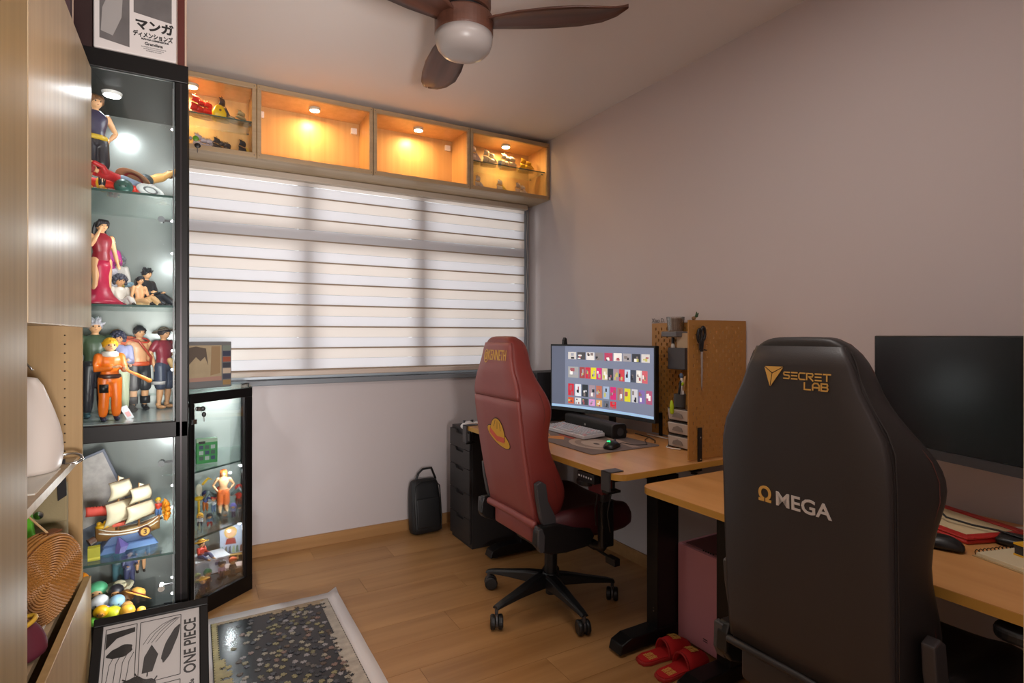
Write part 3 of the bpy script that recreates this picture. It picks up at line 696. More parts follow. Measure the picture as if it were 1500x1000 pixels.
MB().box((1.358, 1.64, .7355), (1.43, 1.69, .7395)).box((1.358, 1.64, .665), (1.3665, 1.69, .7395)).build('clamp_plate', M_gun, t, bevel=.0015)
MB().box((1.358, 1.645, .655), (1.42, 1.685, .665)).build('clamp_arm', M_blackm, t, bevel=.002)
MB().cyl((1.40, 1.665, .665), (1.40, 1.665, .71), .006, seg=10).build('clamp_screw', M_blackm, t)
t = thing('desk_clamp_hook', 'small black clamp at the window end of the desk over the drawers', 'clamp')
MB().box((1.352, 2.90, .7355), (1.44, 2.945, .740)).box((1.352, 2.90, .64), (1.362, 2.945, .740)).build('clamp_plate', M_gun, t, bevel=.0015)
MB().box((1.352, 2.90, .632), (1.41, 2.945, .642)).build('clamp_arm', M_blackm, t, bevel=.002)
MB().cyl((1.39, 2.922, .60), (1.39, 2.922, .71), .005, seg=10).build('clamp_screw', M_blackm, t)

# ============================================================ GAMING CHAIRS
def interp(tab, z):
    for (a, b), (c, d) in zip(tab, tab[1:]):
        if z <= c: return b + (d - b) * max(0, min(1, (z - a) / (c - a)))
    return tab[-1][1]
XB = [(.44, -.21), (.515, -.222), (.621, -.245), (.774, -.272), (.973, -.298), (1.10, -.300), (1.24, -.285), (1.26, -.275)]
HW = [(.44, .196), (.50, .204), (.70, .208), (.95, .209), (1.02, .206), (1.06, .192), (1.11, .162), (1.16, .140), (1.20, .129), (1.225, .118), (1.243, .100), (1.252, .07)]
HF = [(.44, .185), (.50, .205), (.60, .228), (.76, .222), (.86, .236), (.94, .255), (1.0, .238), (1.06, .19), (1.12, .148), (1.20, .124), (1.252, .07)]
DP = [(.44, .10), (.50, .15), (.58, .185), (.66, .165), (.76, .12), (.86, .125), (.94, .15), (1.02, .13), (1.10, .105), (1.20, .10), (1.238, .085), (1.252, .045)]
def chair(label, loc, rz, lean, back_m, side_m, seat_m, seam_z, group=None, plastic=M_gun):
    xb = lambda z: -.295 + (interp(XB, z) + .295) * lean
    t = thing('gaming_chair', label, 'office chair', loc, rz)
    secs = []
    zs = [.44, .455, .50, .56, .62, .70, .78, .86, .92, .96, 1.0, 1.04, 1.08, 1.13, 1.18, 1.215, 1.236, 1.248, 1.254]
    for z in zs:
        w, f, d, x0 = interp(HW, z), interp(HF, z), interp(DP, z), xb(z)
        if z == zs[0] or z == zs[-1]: w *= .9; f *= .9; x0 += .008
        half = [(w * .55, x0), (w - .014, x0 + .001), (w - .003, x0 + .006), (w, x0 + .018), ((w + f) / 2 + .004, x0 + d * .5), (f, x0 + d * .82), (f - .012, x0 + d), (f - .035, x0 + d * 1.0), (f * .62, x0 + d * .74), (f * .3, x0 + d * .66)]
        secs.append([(x, y_, z) for y_, x in half] + [(x, -y_, z) for y_, x in half[::-1]])
    MB().loft(secs).build('backrest', side_m, t, smooth=True, sub=1)
    # back panel: the flat leather facing away from the sitter
    def panel_(z0, z1, name, m, inset=.006, proud=.006, rnd=.0):
        s2 = []; N = 16
        for k in range(N + 1):
            z = z0 + (z1 - z0) * k / N
            w = interp(HW, z) - inset; x0 = xb(z)
            e = min(k, N - k); pr_ = proud * (0.35 if e == 0 else 1)
            s2.append([(x0 + .012, w + .001, z), (x0 - pr_ * .2, w, z), (x0 - pr_, w - .010, z), (x0 - pr_ - .001, w * .5, z), (x0 - pr_ - .0015, 0, z), (x0 - pr_ - .001, -w * .5, z), (x0 - pr_, -w + .010, z), (x0 - pr_ * .2, -w, z), (x0 + .012, -w - .001, z)])
        return MB().loft(s2).build(name, m, t, smooth=True)
    if seam_z:
        panel_(.478, seam_z - .003, 'back_panel', back_m); panel_(seam_z + .001, 1.225, 'headrest_panel', back_m)
    else:
        panel_(.478, 1.232, 'back_panel', back_m)
    # piping roll at the bottom of the back
    zz = .468
    MB().tube([(xb(zz) - .004, y_, zz - .004 * (abs(y_) / .2)) for y_ in (-.196, -.1, 0, .1, .196)], .018 if seam_z else .010, 10).build('bottom_roll', back_m if seam_z else side_m, t, smooth=True)
    stm = mat('stitch_' + back_m.name, rgb(92, 48, 42), .7)
    for sg in (-1, 1):
        MB().tube([(xb(z) + interp(DP, z) * .70, sg * (interp(HF, z) * .82 + interp(HW, z) * .18 - .001), z) for z in zs[3:-1]], .0011, 5).build('stitching', stm, t)
        MB().tube([(xb(z) + .010, sg * (interp(HW, z) - .0015), z) for z in [.50 + .02 * k for k in range(37)]], .0016, 5).build('seam', side_m, t)
    bx('rear_skirt', (xb(.46) + .004, -.17, .372), (xb(.46) + .05, .17, .458), back_m, t, bevel=.012, seg=3, smooth=True)
    # seat
    ss = []
    for x, w, lo, hi, cz in ((-.20, .20, .385, .47, .455), (-.18, .225, .372, .485, .455), (-.05, .255, .365, .505, .462), (.10, .262, .362, .512, .468), (.22, .262, .362, .508, .475), (.275, .255, .372, .495, .478), (.298, .235, .395, .47, .468)):
        ss.append([(x, -w + .03, lo), (x, -w, lo + .03), (x, -w, hi - .035), (x, -w + .03, hi), (x, -w + .075, hi - .004), (x, -w + .11, cz), (x, 0, cz), (x, w - .11, cz), (x, w - .075, hi - .004), (x, w - .03, hi), (x, w, hi - .035), (x, w, lo + .03), (x, w - .03, lo)])
    MB().loft(ss).build('seat', seat_m, t, smooth=True, sub=1)
    for sg in (-1, 1):
        a = sg * .226; b = sg * .252
        MB().prism([(-.238, .645), (-.213, .655), (-.190, .64), (-.180, .57), (-.145, .505), (-.140, .475), (-.195, .455), (-.215, .50), (-.232, .585)], 'Y', a, b).build('hinge_arm', plastic, t, bevel=.004)
        MB().prism([(-.245, .45), (-.235, .475), (-.15, .475), (-.05, .44), (.03, .425), (.05, .39), (.02, .352), (-.10, .345), (-.18, .352), (-.225, .37), (-.25, .40)], 'Y', a * 1.02, b * 1.06).build('hinge_cover', M_blackp, t, bevel=.006)
        MB().prism([(-.243, .468), (-.225, .47), (-.212, .44), (-.215, .375), (-.232, .372), (-.246, .40)], 'Y', b * .985, b * 1.10).build('cover_trim', plastic, t, bevel=.003)
        # armrest
        MB().tube([(.06, sg * .14, .350), (.06, sg * .26, .345), (.062, sg * .300, .352), (.065, sg * .315, .375)], .021, 8).build('arm_bracket', M_blackp, t, smooth=True)
        MB().prism(rrect(.035, sg * .315 - .018, .105, sg * .315 + .018, .012, 3), 'Z', .36, .55).build('arm_sleeve', M_blackp, t, bevel=.002)
        MB().prism(rrect(.045, sg * .315 - .012, .095, sg * .315 + .012, .009, 3), 'Z', .54, .635).build('arm_post', M_gun, t)
        MB().prism(rrect(-.07, sg * .315 - .042, .18, sg * .315 + .042, .035, 5), 'Z', .635, .660).build('arm_pad', M_blackp, t, bevel=.007)
    lv = MB().tube([(.05, -.10, .345), (.06, -.24, .335), (.075, -.34, .315)], .007, 8)
    lv.box((.06, -.385, .295), (.09, -.325, .325)); lv.build('tilt_lever', M_blackp, t, bevel=.003)
    MB().box((-.14, -.09, .315), (.16, .09, .362)).build('mechanism', M_blackp, t, bevel=.012)
    MB().lathe([(.001, .05), (.024, .05), (.024, .14), (.030, .142), (.030, .255), (.026, .27), (.026, .32), (.001, .32)], (0, 0, 0), 20).build('gas_lift', M_blackp, t, smooth=False)
    MB().lathe([(.001, .085), (.034, .085), (.044, .10), (.044, .135), (.036, .15), (.001, .15)], (0, 0, 0), 24).build('hub', M_blackp, t)
    for k in range(5):
        a = math.radians(50 + 72 * k) - rz
        M4 = Matrix.Rotation(a, 4, 'Z')
        arm = []
        for r_, hw_, z0, z1 in ((.03, .034, .092, .148), (.10, .030, .094, .140), (.20, .024, .092, .120), (.29, .020, .086, .104), (.325, .018, .082, .094)):
            arm.append([(r_, -hw_, z0), (r_, hw_, z0), (r_, hw_ * .9, z1 - .006), (r_, hw_ * .5, z1), (r_, -hw_ * .5, z1), (r_, -hw_ * .9, z1 - .006)])
        MB().loft(arm).xf(Matrix.Translation((-.016, .010, 0)) @ M4).build('base_arm', M_blackp, t, bevel=.002)
        ca = a + [0.6, 2.2, -.7, 1.4, 2.8][k]
        M4 = Matrix.Translation((-.016, .010, 0)) @ M4; c = M4 @ Vector((.318, 0, 0))
        cs = MB(); cs.cyl((c.x, c.y, .058), (c.x, c.y, .088), .008, seg=10)
        dx, dy = math.cos(ca), math.sin(ca)
        o_ = cs.box((c.x - .001, c.y - .001, .05), (c.x + .001, c.y + .001, .06)).build('caster_stem', M_gun, t)
        wc = Vector((c.x - dy * .012, c.y + dx * .012, .032))
        for sg in (-1, 1):
            w_ = MB().lathe([(.001, -.011), (.024, -.011), (.031, -.007), (.032, 0), (.031, .007), (.026, .011), (.001, .011)], (0, 0, 0), 20, 'X')
            w_.xf(Matrix.Translation(wc + Vector((dx, dy, 0)) * sg * .0165) @ Matrix.Rotation(ca, 4, 'Z')).build('caster_wheel', M_blackp, t, smooth=False)
        hd = MB().lathe([(.001, -.004), (.026, -.004), (.026, .004), (.001, .004)], (0, 0, 0), 20, 'X')
        hd.xf(Matrix.Translation(wc + Vector((0, 0, .006))) @ Matrix.Rotation(ca, 4, 'Z')).build('caster_hood', M_gun, t)
    return t, xb
def back_text(t, xb, body, size, yc, zc, m, bold=.0, sx=1.0, rot=0.0, name='lettering', extrude=.0009, spacing=1.0):
    g = text_geo(body, size, extrude, bold, sx, spacing)
    ca, sa = math.cos(rot), math.sin(rot)
    map_v(g, lambda u, v, w: (xb(zc + u * sa + v * ca) - .0082 - w, yc - (u * ca - v * sa), zc + u * sa + v * ca))
    return g.build(name, m, t)
def back_poly(t, xb, pts, m, name, off=.0085, th=.0012):
    n = len(pts)
    v = [(xb(z) - off, y_, z) for y_, z in pts] + [(xb(z) - off - th, y_, z) for y_, z in pts]
    f = [tuple(range(n)), tuple(range(2 * n - 1, n - 1, -1))] + [(i, (i + 1) % n, n + (i + 1) % n, n + i) for i in range(n)]
    return MB().add(v, f).build(name, m, t)
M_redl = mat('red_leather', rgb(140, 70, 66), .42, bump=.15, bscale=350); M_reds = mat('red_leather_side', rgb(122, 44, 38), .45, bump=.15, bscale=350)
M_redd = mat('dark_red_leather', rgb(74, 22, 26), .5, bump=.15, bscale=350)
M_blkl = mat('black_leather', rgb(44, 39, 39), .46, bump=.12, bscale=350); M_blks = mat('black_leather_side', rgb(34, 30, 30), .5, bump=.12, bscale=350)
M_gold = mat('gold_thread', rgb(206, 160, 78), .5); M_silver = mat('silver_thread', rgb(196, 190, 184), .45)
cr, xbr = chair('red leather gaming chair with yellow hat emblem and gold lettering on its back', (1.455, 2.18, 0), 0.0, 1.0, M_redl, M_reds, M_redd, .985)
cb, xbb = chair('black leather gaming chair with gold and silver lettering on its back in right foreground', (1.495, .787, 0), 0.0, .25, M_blkl, M_blks, M_blks, None)
# lettering on the red chair
back_text(cr, xbr, '@KENNETH', .066, -.006, 1.148, M_gold, .0, .56)
hx = lambda px, py: (at(px, py, X=1.455 - .285)[1] - 2.18, at(px, py, X=1.455 - .285)[2])
M_hat = mat('emblem_yellow', rgb(214, 158, 34), .55); M_hatr = mat('emblem_red', rgb(212, 84, 62), .55)
hc = hx(730, 630)
def ell(cy, cz, a, b, rot, n=28, a0=0, a1=2 * PI):
    return [(cy - (a * math.cos(q) * math.cos(rot) - b * math.sin(q) * math.sin(rot)), cz + a * math.cos(q) * math.sin(rot) + b * math.sin(q) * math.cos(rot)) for q in [a0 + (a1 - a0) * k / n for k in range(n + (0 if a1 - a0 > 6 else 1))]]
R0 = -.30
back_poly(cr, xbr, ell(hc[0], hc[1] - .028, .104, .037, R0), M_ink, 'emblem_outline', .0079, .0006)
back_poly(cr, xbr, ell(hc[0], hc[1] - .028, .100, .034, R0), M_hat, 'emblem_brim', .0084, .0006)
back_poly(cr, xbr, ell(hc[0] + .006, hc[1] - .026, .067, .084, R0 * .8, a0=0, a1=PI), M_ink, 'emblem_outline', .0088, .0006)
back_poly(cr, xbr, ell(hc[0] + .006, hc[1] - .026, .064, .080, R0 * .8, a0=0, a1=PI), M_hat, 'emblem_crown', .0092, .0006)
c_, s_ = math.cos(R0 * .8), math.sin(R0 * .8)
bandp = [(-.068, -.022), (0, -.038), (.068, -.022), (.064, .002), (0, -.014), (-.064, .002)]
back_poly(cr, xbr, [(hc[0] + .006 - (u * c_ - v_ * s_), hc[1] - .012 + u * s_ + v_ * c_) for u, v_ in bandp], M_hatr, 'emblem_band', .0097, .0006)
for q in ((-.03, .0), (.0, .0), (.03, .0)):
    pp = [(q[0] - .0012, .02), (q[0] + .0012, .02), (q[0] * .6 + .0008, .055), (q[0] * .6 - .0008, .055)]
    back_poly(cr, xbr, [(hc[0] + .006 - (u * c_ - v_ * s_), hc[1] - .012 + u * s_ + v_ * c_) for u, v_ in pp], M_ink, 'emblem_line', .0098, .0004)
# lettering on the black chair
BXc = 1.495 - .2952
bp = lambda px, py: (at(px, py, X=BXc - .008)[1] - .787, at(px, py, X=BXc - .008)[2])
def bmid(x0, x1, yb0):   # centre y and width from two pixel columns
    a, b = bp(x0, yb0), bp(x1, yb0); return (a[0] + b[0]) / 2, a[0] - b[0]
T0, T1, T2, T3 = bp(1119, 535.5), bp(1148.5, 536.5), bp(1128, 567), bp(1131, 546)
def shrink(tri, k=.88):
    cx = sum(p[0] for p in tri) / 3; cz = sum(p[1] for p in tri) / 3
    return [(cx + (p[0] - cx) * k, cz + (p[1] - cz) * k) for p in tri]
for tri in ((T0, T1, T3), (T0, T3, T2), (T1, T2, T3)):
    back_poly(cb, xbb, shrink(tri), M_gold, 'emblem_facet', .0082, .001)
def strokes(t, xb, glyphs, x0, z0, h, w, gap, th, m, name='lettering'):
    """blocky letters from strokes; x grows to the reader's right"""
    G = {'S': [((1, 1), (.1, 1), (0, .78), (.1, .55), (.9, .5), (1, .25), (.9, 0), (0, 0))],
         'E': [((1, 1), (.05, 1)), ((.95, .5), (.05, .5)), ((1, 0), (.05, 0))],
         'C': [((1, 1), (.2, 1), (0, .8), (0, .2), (.2, 0), (1, 0))],
         'R': [((0, 0), (0, 1), (.85, 1), (1, .8), (.85, .5), (.3, .5), (1.0, -.12))],
         'T': [((0, 1), (1.1, 1)), ((.55, 1), (.55, 0))],
         'L': [((0, 1), (0, 0), (.95, 0))],
         'A': [((0, 0), (0, .7), (.25, 1), (.75, 1), (1, .7), (1, 0)), ((0, .38), (1, .38))],
         'B': [((0, 0), (0, 1), (.85, 1), (.95, .78), (.85, .52), (.1, .52)), ((.85, .52), (1, .27), (.88, 0), (0, 0))]}
    x = x0
    for ch in glyphs:
        for pl_ in G[ch]:
            for (a, b), (c, d) in zip(pl_, pl_[1:]):
                ax, az, cx, cz = x + a * w, z0 + b * h, x + c * w, z0 + d * h
                L_ = math.hypot(cx - ax, cz - az); nx, nz = -(cz - az) / L_ * th / 2, (cx - ax) / L_ * th / 2
                ex, ez = (cx - ax) / L_ * th * .35, (cz - az) / L_ * th * .35
                q = [(ax - nx - ex, az - nz - ez), (cx - nx + ex, cz - nz + ez), (cx + nx + ex, cz + nz + ez), (ax + nx - ex, az + nz - ez)]
                back_poly(t, xb, [(-u, v_) for u, v_ in q], m, name, .0082, .001)
        x += w + gap
a_ = bp(1148, 553.2); b_ = bp(1216.5, 559)
Wd = a_[0] - b_[0]; cw = (Wd - 5 * .0045) / 6.1
strokes(cb, xbb, 'SECRET', -a_[0], (a_[1] + b_[1]) / 2, .0142, cw, .0045, .0030, M_gold)
a2 = bp(1178.5, 570); b2 = bp(1213, 573)
cw2 = (a2[0] - b2[0] - 2 * .0045) / 3
strokes(cb, xbb, 'LAB', -a2[0], (a2[1] + b2[1]) / 2, .0150, cw2, .0045, .0032, M_gold)
o1 = bp(1108, 731); o2 = bp(1132, 736); o3 = bp(1217, 760)
back_text(cb, xbb, 'Ω', .048, (o1[0] + bp(1131, 731)[0]) / 2, o1[1] + .001, M_gold, .0012, 1.0)
back_text(cb, xbb, 'MEGA', .046, (bp(1134, 740)[0] + o3[0]) / 2, o1[1], M_silver, .0007, 1.08)

# ============================================================ DRAWER UNIT, BLACK BAG, GAMEPAD
t = thing('drawer_unit', 'black brown drawer unit with notched fronts under the window end of the desk', 'drawer unit')
M_alex = mat('black_brown', rgb(40, 36, 36), .5)
DX, DY0, DY1 = 1.402, 2.955, 3.245
bx('carcass', (DX + .016, DY0, 0), (1.96, DY1, .697), M_alex, t, bevel=.001)
zs = [.682, .575, .465, .318, .172, .028]
for k in range(5):
    z1, z0 = zs[k] - .002, zs[k + 1] + .002
    yc = (DY0 + DY1) / 2
    pf = [(DY0 + .004, z0), (DY1 - .004, z0), (DY1 - .004, z1), (yc + .062, z1), (yc + .048, z1 - .020), (yc - .048, z1 - .020), (yc - .062, z1), (DY0 + .004, z1)]
    MB().prism(pf, 'X', DX, DX + .014).build('drawer', M_alex, t, bevel=.0008)
t = thing('black_bag', 'black nylon laptop bag standing on the floor between wall and drawer unit', 'bag', (1.285, 3.36, 0), .05, rx=-.12)
secs = []
for zz, hx_, hy_ in ((0, .095, .045), (.015, .105, .052), (.15, .103, .052), (.28, .098, .045), (.325, .088, .036), (.34, .07, .022)):
    secs.append([(p[0], p[1], zz) for p in rrect(-hx_, -hy_, hx_, hy_, min(hx_, hy_) * .7, 4)])
M_nyl = mat('black_nylon', rgb(24, 24, 26), .5, bump=.5, bscale=14)
MB().loft(secs).build('bag_body', M_nyl, t, smooth=True, sub=1)
MB().tube([(x, -.053, z) for x, z in ((-.088, .02), (-.092, .2), (-.08, .30), (-.04, .325), (.05, .325), (.088, .29), (.092, .1), (.085, .02))], .004, 6).build('zipper', M_blackp, t, smooth=True)
MB().box((-.075, -.060, .04), (.078, -.048, .22)).build('front_pocket', M_nyl, t, bevel=.008, seg=3, smooth=True)
MB().tube([(-.055, 0, .325), (-.03, 0, .375), (.0, 0, .398), (.06, 0, .398), (.085, 0, .33)], .0075, 8).build('handle', M_blackp, t, smooth=True)
gp = at(684, 619, z=.74)
t = thing('game_controller', 'white game controller on the drawer unit end of the desk', 'controller', (1.43, 3.03, .6975), .35)
MB().ball((0, 0, .024), (.048, .034, .020), 16, 9).ball((-.05, -.022, .022), (.022, .034, .018), 12, 7).ball((.05, -.022, .022), (.022, .034, .018), 12, 7).build('controller_body', M_white, t, smooth=True)
for x, y_ in ((-.028, .008), (.018, -.012)):
    MB().lathe([(.001, .038), (.006, .038), (.004, .046), (.009, .048), (.009, .052), (.001, .052)], (x, y_, 0), 12).build('thumb_stick', M_gun, t)
for k in range(4): MB().ball((.034 + .009 * math.cos(k * PI / 2), .008 + .009 * math.sin(k * PI / 2), .041), .0035, 8, 5).build('face_button', M_gun, t)

# ============================================================ THINGS ON THE WINDOW DESK
DT = .7355
t = thing('curved_monitor', 'large curved black monitor showing rows of coloured tiles on window desk', 'monitor', (1.905, 2.39, 0), 0)
ML, MR = Vector((1.838, 2.755)), Vector((1.968, 2.028))
mid = (ML + MR) / 2; md = (MR - ML).normalized(); mn = Vector((md.y, -md.x))  # outward toward viewer
if mn.x > 0: mn = -mn
t.location = (mid.x, mid.y, 0)
MWd = (MR - ML).length
def mpt(u, z, off=0):   # u in -.5...5 left to right as seen from the front
    s_g = (1 - (2 * u) ** 2) * .035
    p = md * (u * MWd) - mn * (s_g - off)
    return (p.x, p.y, z)
def mslab(u0, u1, z0, z1, o0, o1, name, m, n=14, tilt=0):
    secs = []
    for k in range(n + 1):
        u = u0 + (u1 - u0) * k / n
        secs.append([mpt(u, z0, o0), mpt(u, z1, o0), mpt(u, z1, o1), mpt(u, z0, o1)])
    return MB().loft(secs).build(name, m, t, smooth=False)
mslab(-.5, .5, .822, 1.205, -.03, 0, 'housing', M_blackp)
scr = mslab(-.488, .488, .842, 1.195, 0, .001, 'screen', mat('screen_glow', rgb(112, 120, 142), .3, emit=.85))
def tile(u0, u1, z0, z1, c, o=.0016, nm='screen_tile'):
    p = [mpt(u0, z0, .0011), mpt(u1, z0, .0011), mpt(u1, z1, .0011), mpt(u0, z1, .0011)]
    q = [mpt(u0, z0, o), mpt(u1, z0, o), mpt(u1, z1, o), mpt(u0, z1, o)]
    key = 'tile_%d_%d_%d' % c
    b = MB().add(p + q, [(0, 1, 2, 3), (4, 7, 6, 5), (0, 4, 5, 1), (1, 5, 6, 2), (2, 6, 7, 3), (3, 7, 4, 0)]).build(nm, mat(key, rgb(*c), .4, emit=.9, noise=0), t)
    b.parent = scr
def tilepic(u0, u1, z0, z1, base, rr_):
    tile(u0, u1, z0, z1, base, .0014)
    for _ in range(3):
        a = rr_.uniform(u0, u0 + (u1 - u0) * .55); b = a + (u1 - u0) * rr_.uniform(.2, .42); c = rr_.uniform(z0, z0 + (z1 - z0) * .6); d = c + (z1 - z0) * rr_.uniform(.15, .38)
        tile(a, min(b, u1), c, min(d, z1), rr_.choice([(230, 226, 222), (40, 40, 46), (120, 110, 108), (150, 80, 88), (176, 172, 96), (150, 150, 160)]), .0018, 'tile_picture')
rq = random.Random(5)
greys = [(196, 192, 188), (70, 68, 70), (214, 210, 206), (120, 116, 118), (168, 60, 90), (220, 216, 210), (150, 146, 150), (48, 50, 56)]
mslab(-.488, .488, .842, .856, .001, .0014, 'taskbar', mat('taskbar_glow', rgb(150, 182, 214), .4, emit=.9)).parent = scr
mslab(-.488, -.36, .858, 1.195, .001, .0014, 'side_menu', mat('menu_glow', rgb(88, 94, 112), .4, emit=.85)).parent = scr
for k in range(9):
    u = -.33 + k * .088; tilepic(u, min(.485, u + .078), 1.12, 1.162, greys[k % 8], rq)
for k in range(14):
    w = .10 if k == 0 else .050; u = -.33 + (0 if k == 0 else .112 + (k - 1) * .0545)
    if u + w > .485: break
    tilepic(u, u + w, 1.015, 1.078, [(150, 150, 150), (150, 60, 60), (186, 40, 60), (214, 204, 40), (196, 40, 110), (190, 180, 150), (44, 48, 54), (150, 130, 140), (190, 60, 70), (180, 200, 220), (60, 66, 80), (210, 206, 200), (190, 90, 100), (90, 80, 100)][k], rq)
for k in range(12):
    u = -.33 + k * .068; tilepic(u, u + .056, .912, .980, [(190, 30, 50), (210, 214, 220), (36, 42, 48), (150, 130, 140), (170, 100, 80), (150, 166, 190), (196, 40, 110), (150, 110, 100), (206, 200, 40), (190, 190, 196), (120, 100, 160), (160, 80, 110)][k], rq)
for k in range(7):
    u = -.33 + k * .068; tilepic(u, u + .056, .866, .902, [(196, 80, 40), (210, 210, 210), (60, 60, 66), (200, 140, 190), (190, 150, 90), (90, 96, 110), (206, 30, 50)][k], rq)
MB().cyl((.10, 0, DT + .01), (.10, 0, 1.0), .020, seg=14).build('stand_neck', M_blackp, t)
MB().prism(rrect(-.06, -.12, .13, .12, .05), 'Z', DT, DT + .010).build('stand_foot', M_blackp, t)

t = thing('soundbar', 'long black soundbar lying under the curved monitor', 'speaker', (1.885, 2.42, DT), -.10)
MB().prism([(p[0], p[1]) for p in rrect(-.042, 0, .036, .074, .016, 4)], 'Y', -.245, .225).build('speaker_body', mat('speaker_cloth', rgb(30, 30, 31), .7), t)
MB().prism(rrect(-.045, -.001, .039, .077, .018, 4), 'Y', -.262, -.245).build('end_cap', M_blackp, t, bevel=.003)
MB().lathe([(.001, -.001), (.02, -.001), (.02, .001), (.001, .001)], (0, -.263, .036), 20, 'Y').build('tweeter', M_gun, t)
MB().cbox((-.0455, .0, .04), (.001, .010, .010)).build('badge', M_silver, t)

t = thing('keyboard', 'white mechanical keyboard with light grey keys on the desk mat', 'keyboard', (1.675, 2.215, DT + .003), 0.0, ry=-.05)
MB().box((0, 0, .002), (.132, .365, .020)).build('keyboard_case', mat('keyboard_white', rgb(206, 204, 208), .35), t, bevel=.003)
kme = bpy.data.meshes.new('key'); kb = MB().loft([[(-.0083, -.0083, 0), (.0083, -.0083, 0), (.0083, .0083, 0), (-.0083, .0083, 0)], [(-.006, -.006, .009), (.0065, -.006, .009), (.0065, .006, .009), (-.006, .006, .009)]])
kme.from_pydata(kb.v, [], kb.f); kme.materials.append(mat('key_grey', rgb(186, 188, 196), .5))
kme2 = kme.copy(); kme2.materials.clear(); kme2.materials.append(mat('key_pink', rgb(206, 170, 176), .5))
for r_ in range(6):
    for c in range(18):
        if r_ == 0 and 5 <= c <= 10: continue
        k = bpy.data.objects.new('key', kme2 if (c * 7 + r_ * 3) % 13 == 0 else kme); COL.objects.link(k); k.parent = t
        k.location = (.014 + r_ * .0205, .012 + c * .0200, .0195)
bx('key', (.005, .118, .020), (.022, .228, .028), mat('key_grey', None), t, bevel=.002)
MB().lathe([(.001, 0), (.009, 0), (.009, .012), (.001, .012)], (.124, .345, .02), 16).build('volume_knob', M_chrome, t)

t = thing('desk_mat', 'grey brown patterned desk mat under keyboard and mouse', 'desk mat', (0, 0, 0))
MB().prism(rrect(1.505, 1.935, 1.915, 2.83, .02), 'Z', DT, DT + .003).build('mat_base', mat('mat_cloth', rgb(112, 98, 94), .75, noise=.25, nscale=9), t)
def mshape(pts, c, k=0):
    MB().prism(pts, 'Z', DT + .003, DT + .0033 + k * .0002).build('printed_shape', mat('matprint_%d_%d_%d' % c, rgb(*c), .75), t)
mshape([(1.66 + .10 * math.cos(a), 2.12 + .15 * math.sin(a)) for a in [k * PI / 12 for k in range(24)]], (168, 150, 138))
mshape([(1.66 + .075 * math.cos(a), 2.12 + .115 * math.sin(a)) for a in [k * PI / 12 for k in range(24)]], (140, 122, 112), 1)
mshape([(1.67 + .06 * math.cos(a), 2.11 + .095 * math.sin(a)) for a in [k * PI / 12 for k in range(24)]], (176, 160, 148), 2)
mshape([(1.67 + .012 * math.cos(a), 2.11 + .02 * math.sin(a)) for a in [k * PI / 6 for k in range(12)]], (60, 52, 50), 3)
mshape([(1.60, 2.28), (1.66, 2.36), (1.60, 2.40), (1.64, 2.48), (1.56, 2.46), (1.54, 2.38), (1.57, 2.33)], (196, 130, 66))
mshape([(1.53, 2.36), (1.60, 2.40), (1.58, 2.52), (1.52, 2.54)], (84, 88, 104), 1)
mshape([(1.64, 2.26), (1.672, 2.28), (1.668, 2.42), (1.65, 2.40)], (150, 60, 50), 1)
mshape([(1.76, 1.96), (1.80, 1.95), (1.84, 2.2), (1.80, 2.2)], (160, 140, 130))

t = thing('computer_mouse', 'black computer mouse with green glowing mark on the desk mat', 'mouse', (1.672, 2.0, DT + .0033), .5)
msec = []
for x, w, h in ((-.055, .018, .012), (-.045, .029, .026), (-.02, .033, .038), (.015, .031, .036), (.045, .029, .022), (.06, .020, .010)):
    msec.append([(x, w * math.cos(a), h * max(0, math.sin(a)) ** .8) for a in [k * PI / 10 for k in range(11)]])
MB().loft(msec).build('mouse_body', M_blackp, t, smooth=True, sub=1)
MB().prism([(-.040, -.008), (-.026, 0), (-.040, .008), (-.034, 0)], 'Z', .034, .0385).build('glowing_mark', mat('green_glow', (0.02, 1, 0.2, 1), .4, emit=2.5), t)
MB().lathe([(.001, -.004), (.007, -.004), (.007, .004), (.001, .004)], (.035, 0, .028), 12, 'Y').build('scroll_wheel', M_gun, t)
tag(MB().tube([(1.735, 2.03, DT + .012), (1.78, 2.05, DT + .008), (1.80, 1.99, DT + .006), (1.86, 1.97, DT + .006), (1.93, 2.06, DT + .006), (1.99, 2.1, DT + .006)], .0018, 6).build('mouse_cable', M_blackp, smooth=True), 'thin black mouse cable curling behind the mouse on the desk mat', 'cable')
tag(MB().tube([(1.96, 2.16, DT + .02), (2.0, 2.10, DT + .006), (1.97, 2.03, DT + .005), (1.93, 1.99, DT + .005)], .003, 6).build('power_cable', M_blackp, smooth=True), 'black power cable lying between soundbar and clear drawers', 'cable')
tag(MB().tube([(2.06, 2.18, DT + .005), (2.06, 2.02, DT + .004), (1.96, 1.93, DT + .004), (1.905, 1.89, DT + .004), (1.90, 1.85, DT + .004), (1.92, 1.82, DT + .004)], .0028, 6).build('charging_cable', M_white, smooth=True), 'white charging cable looping beside the clear plastic drawers', 'cable')

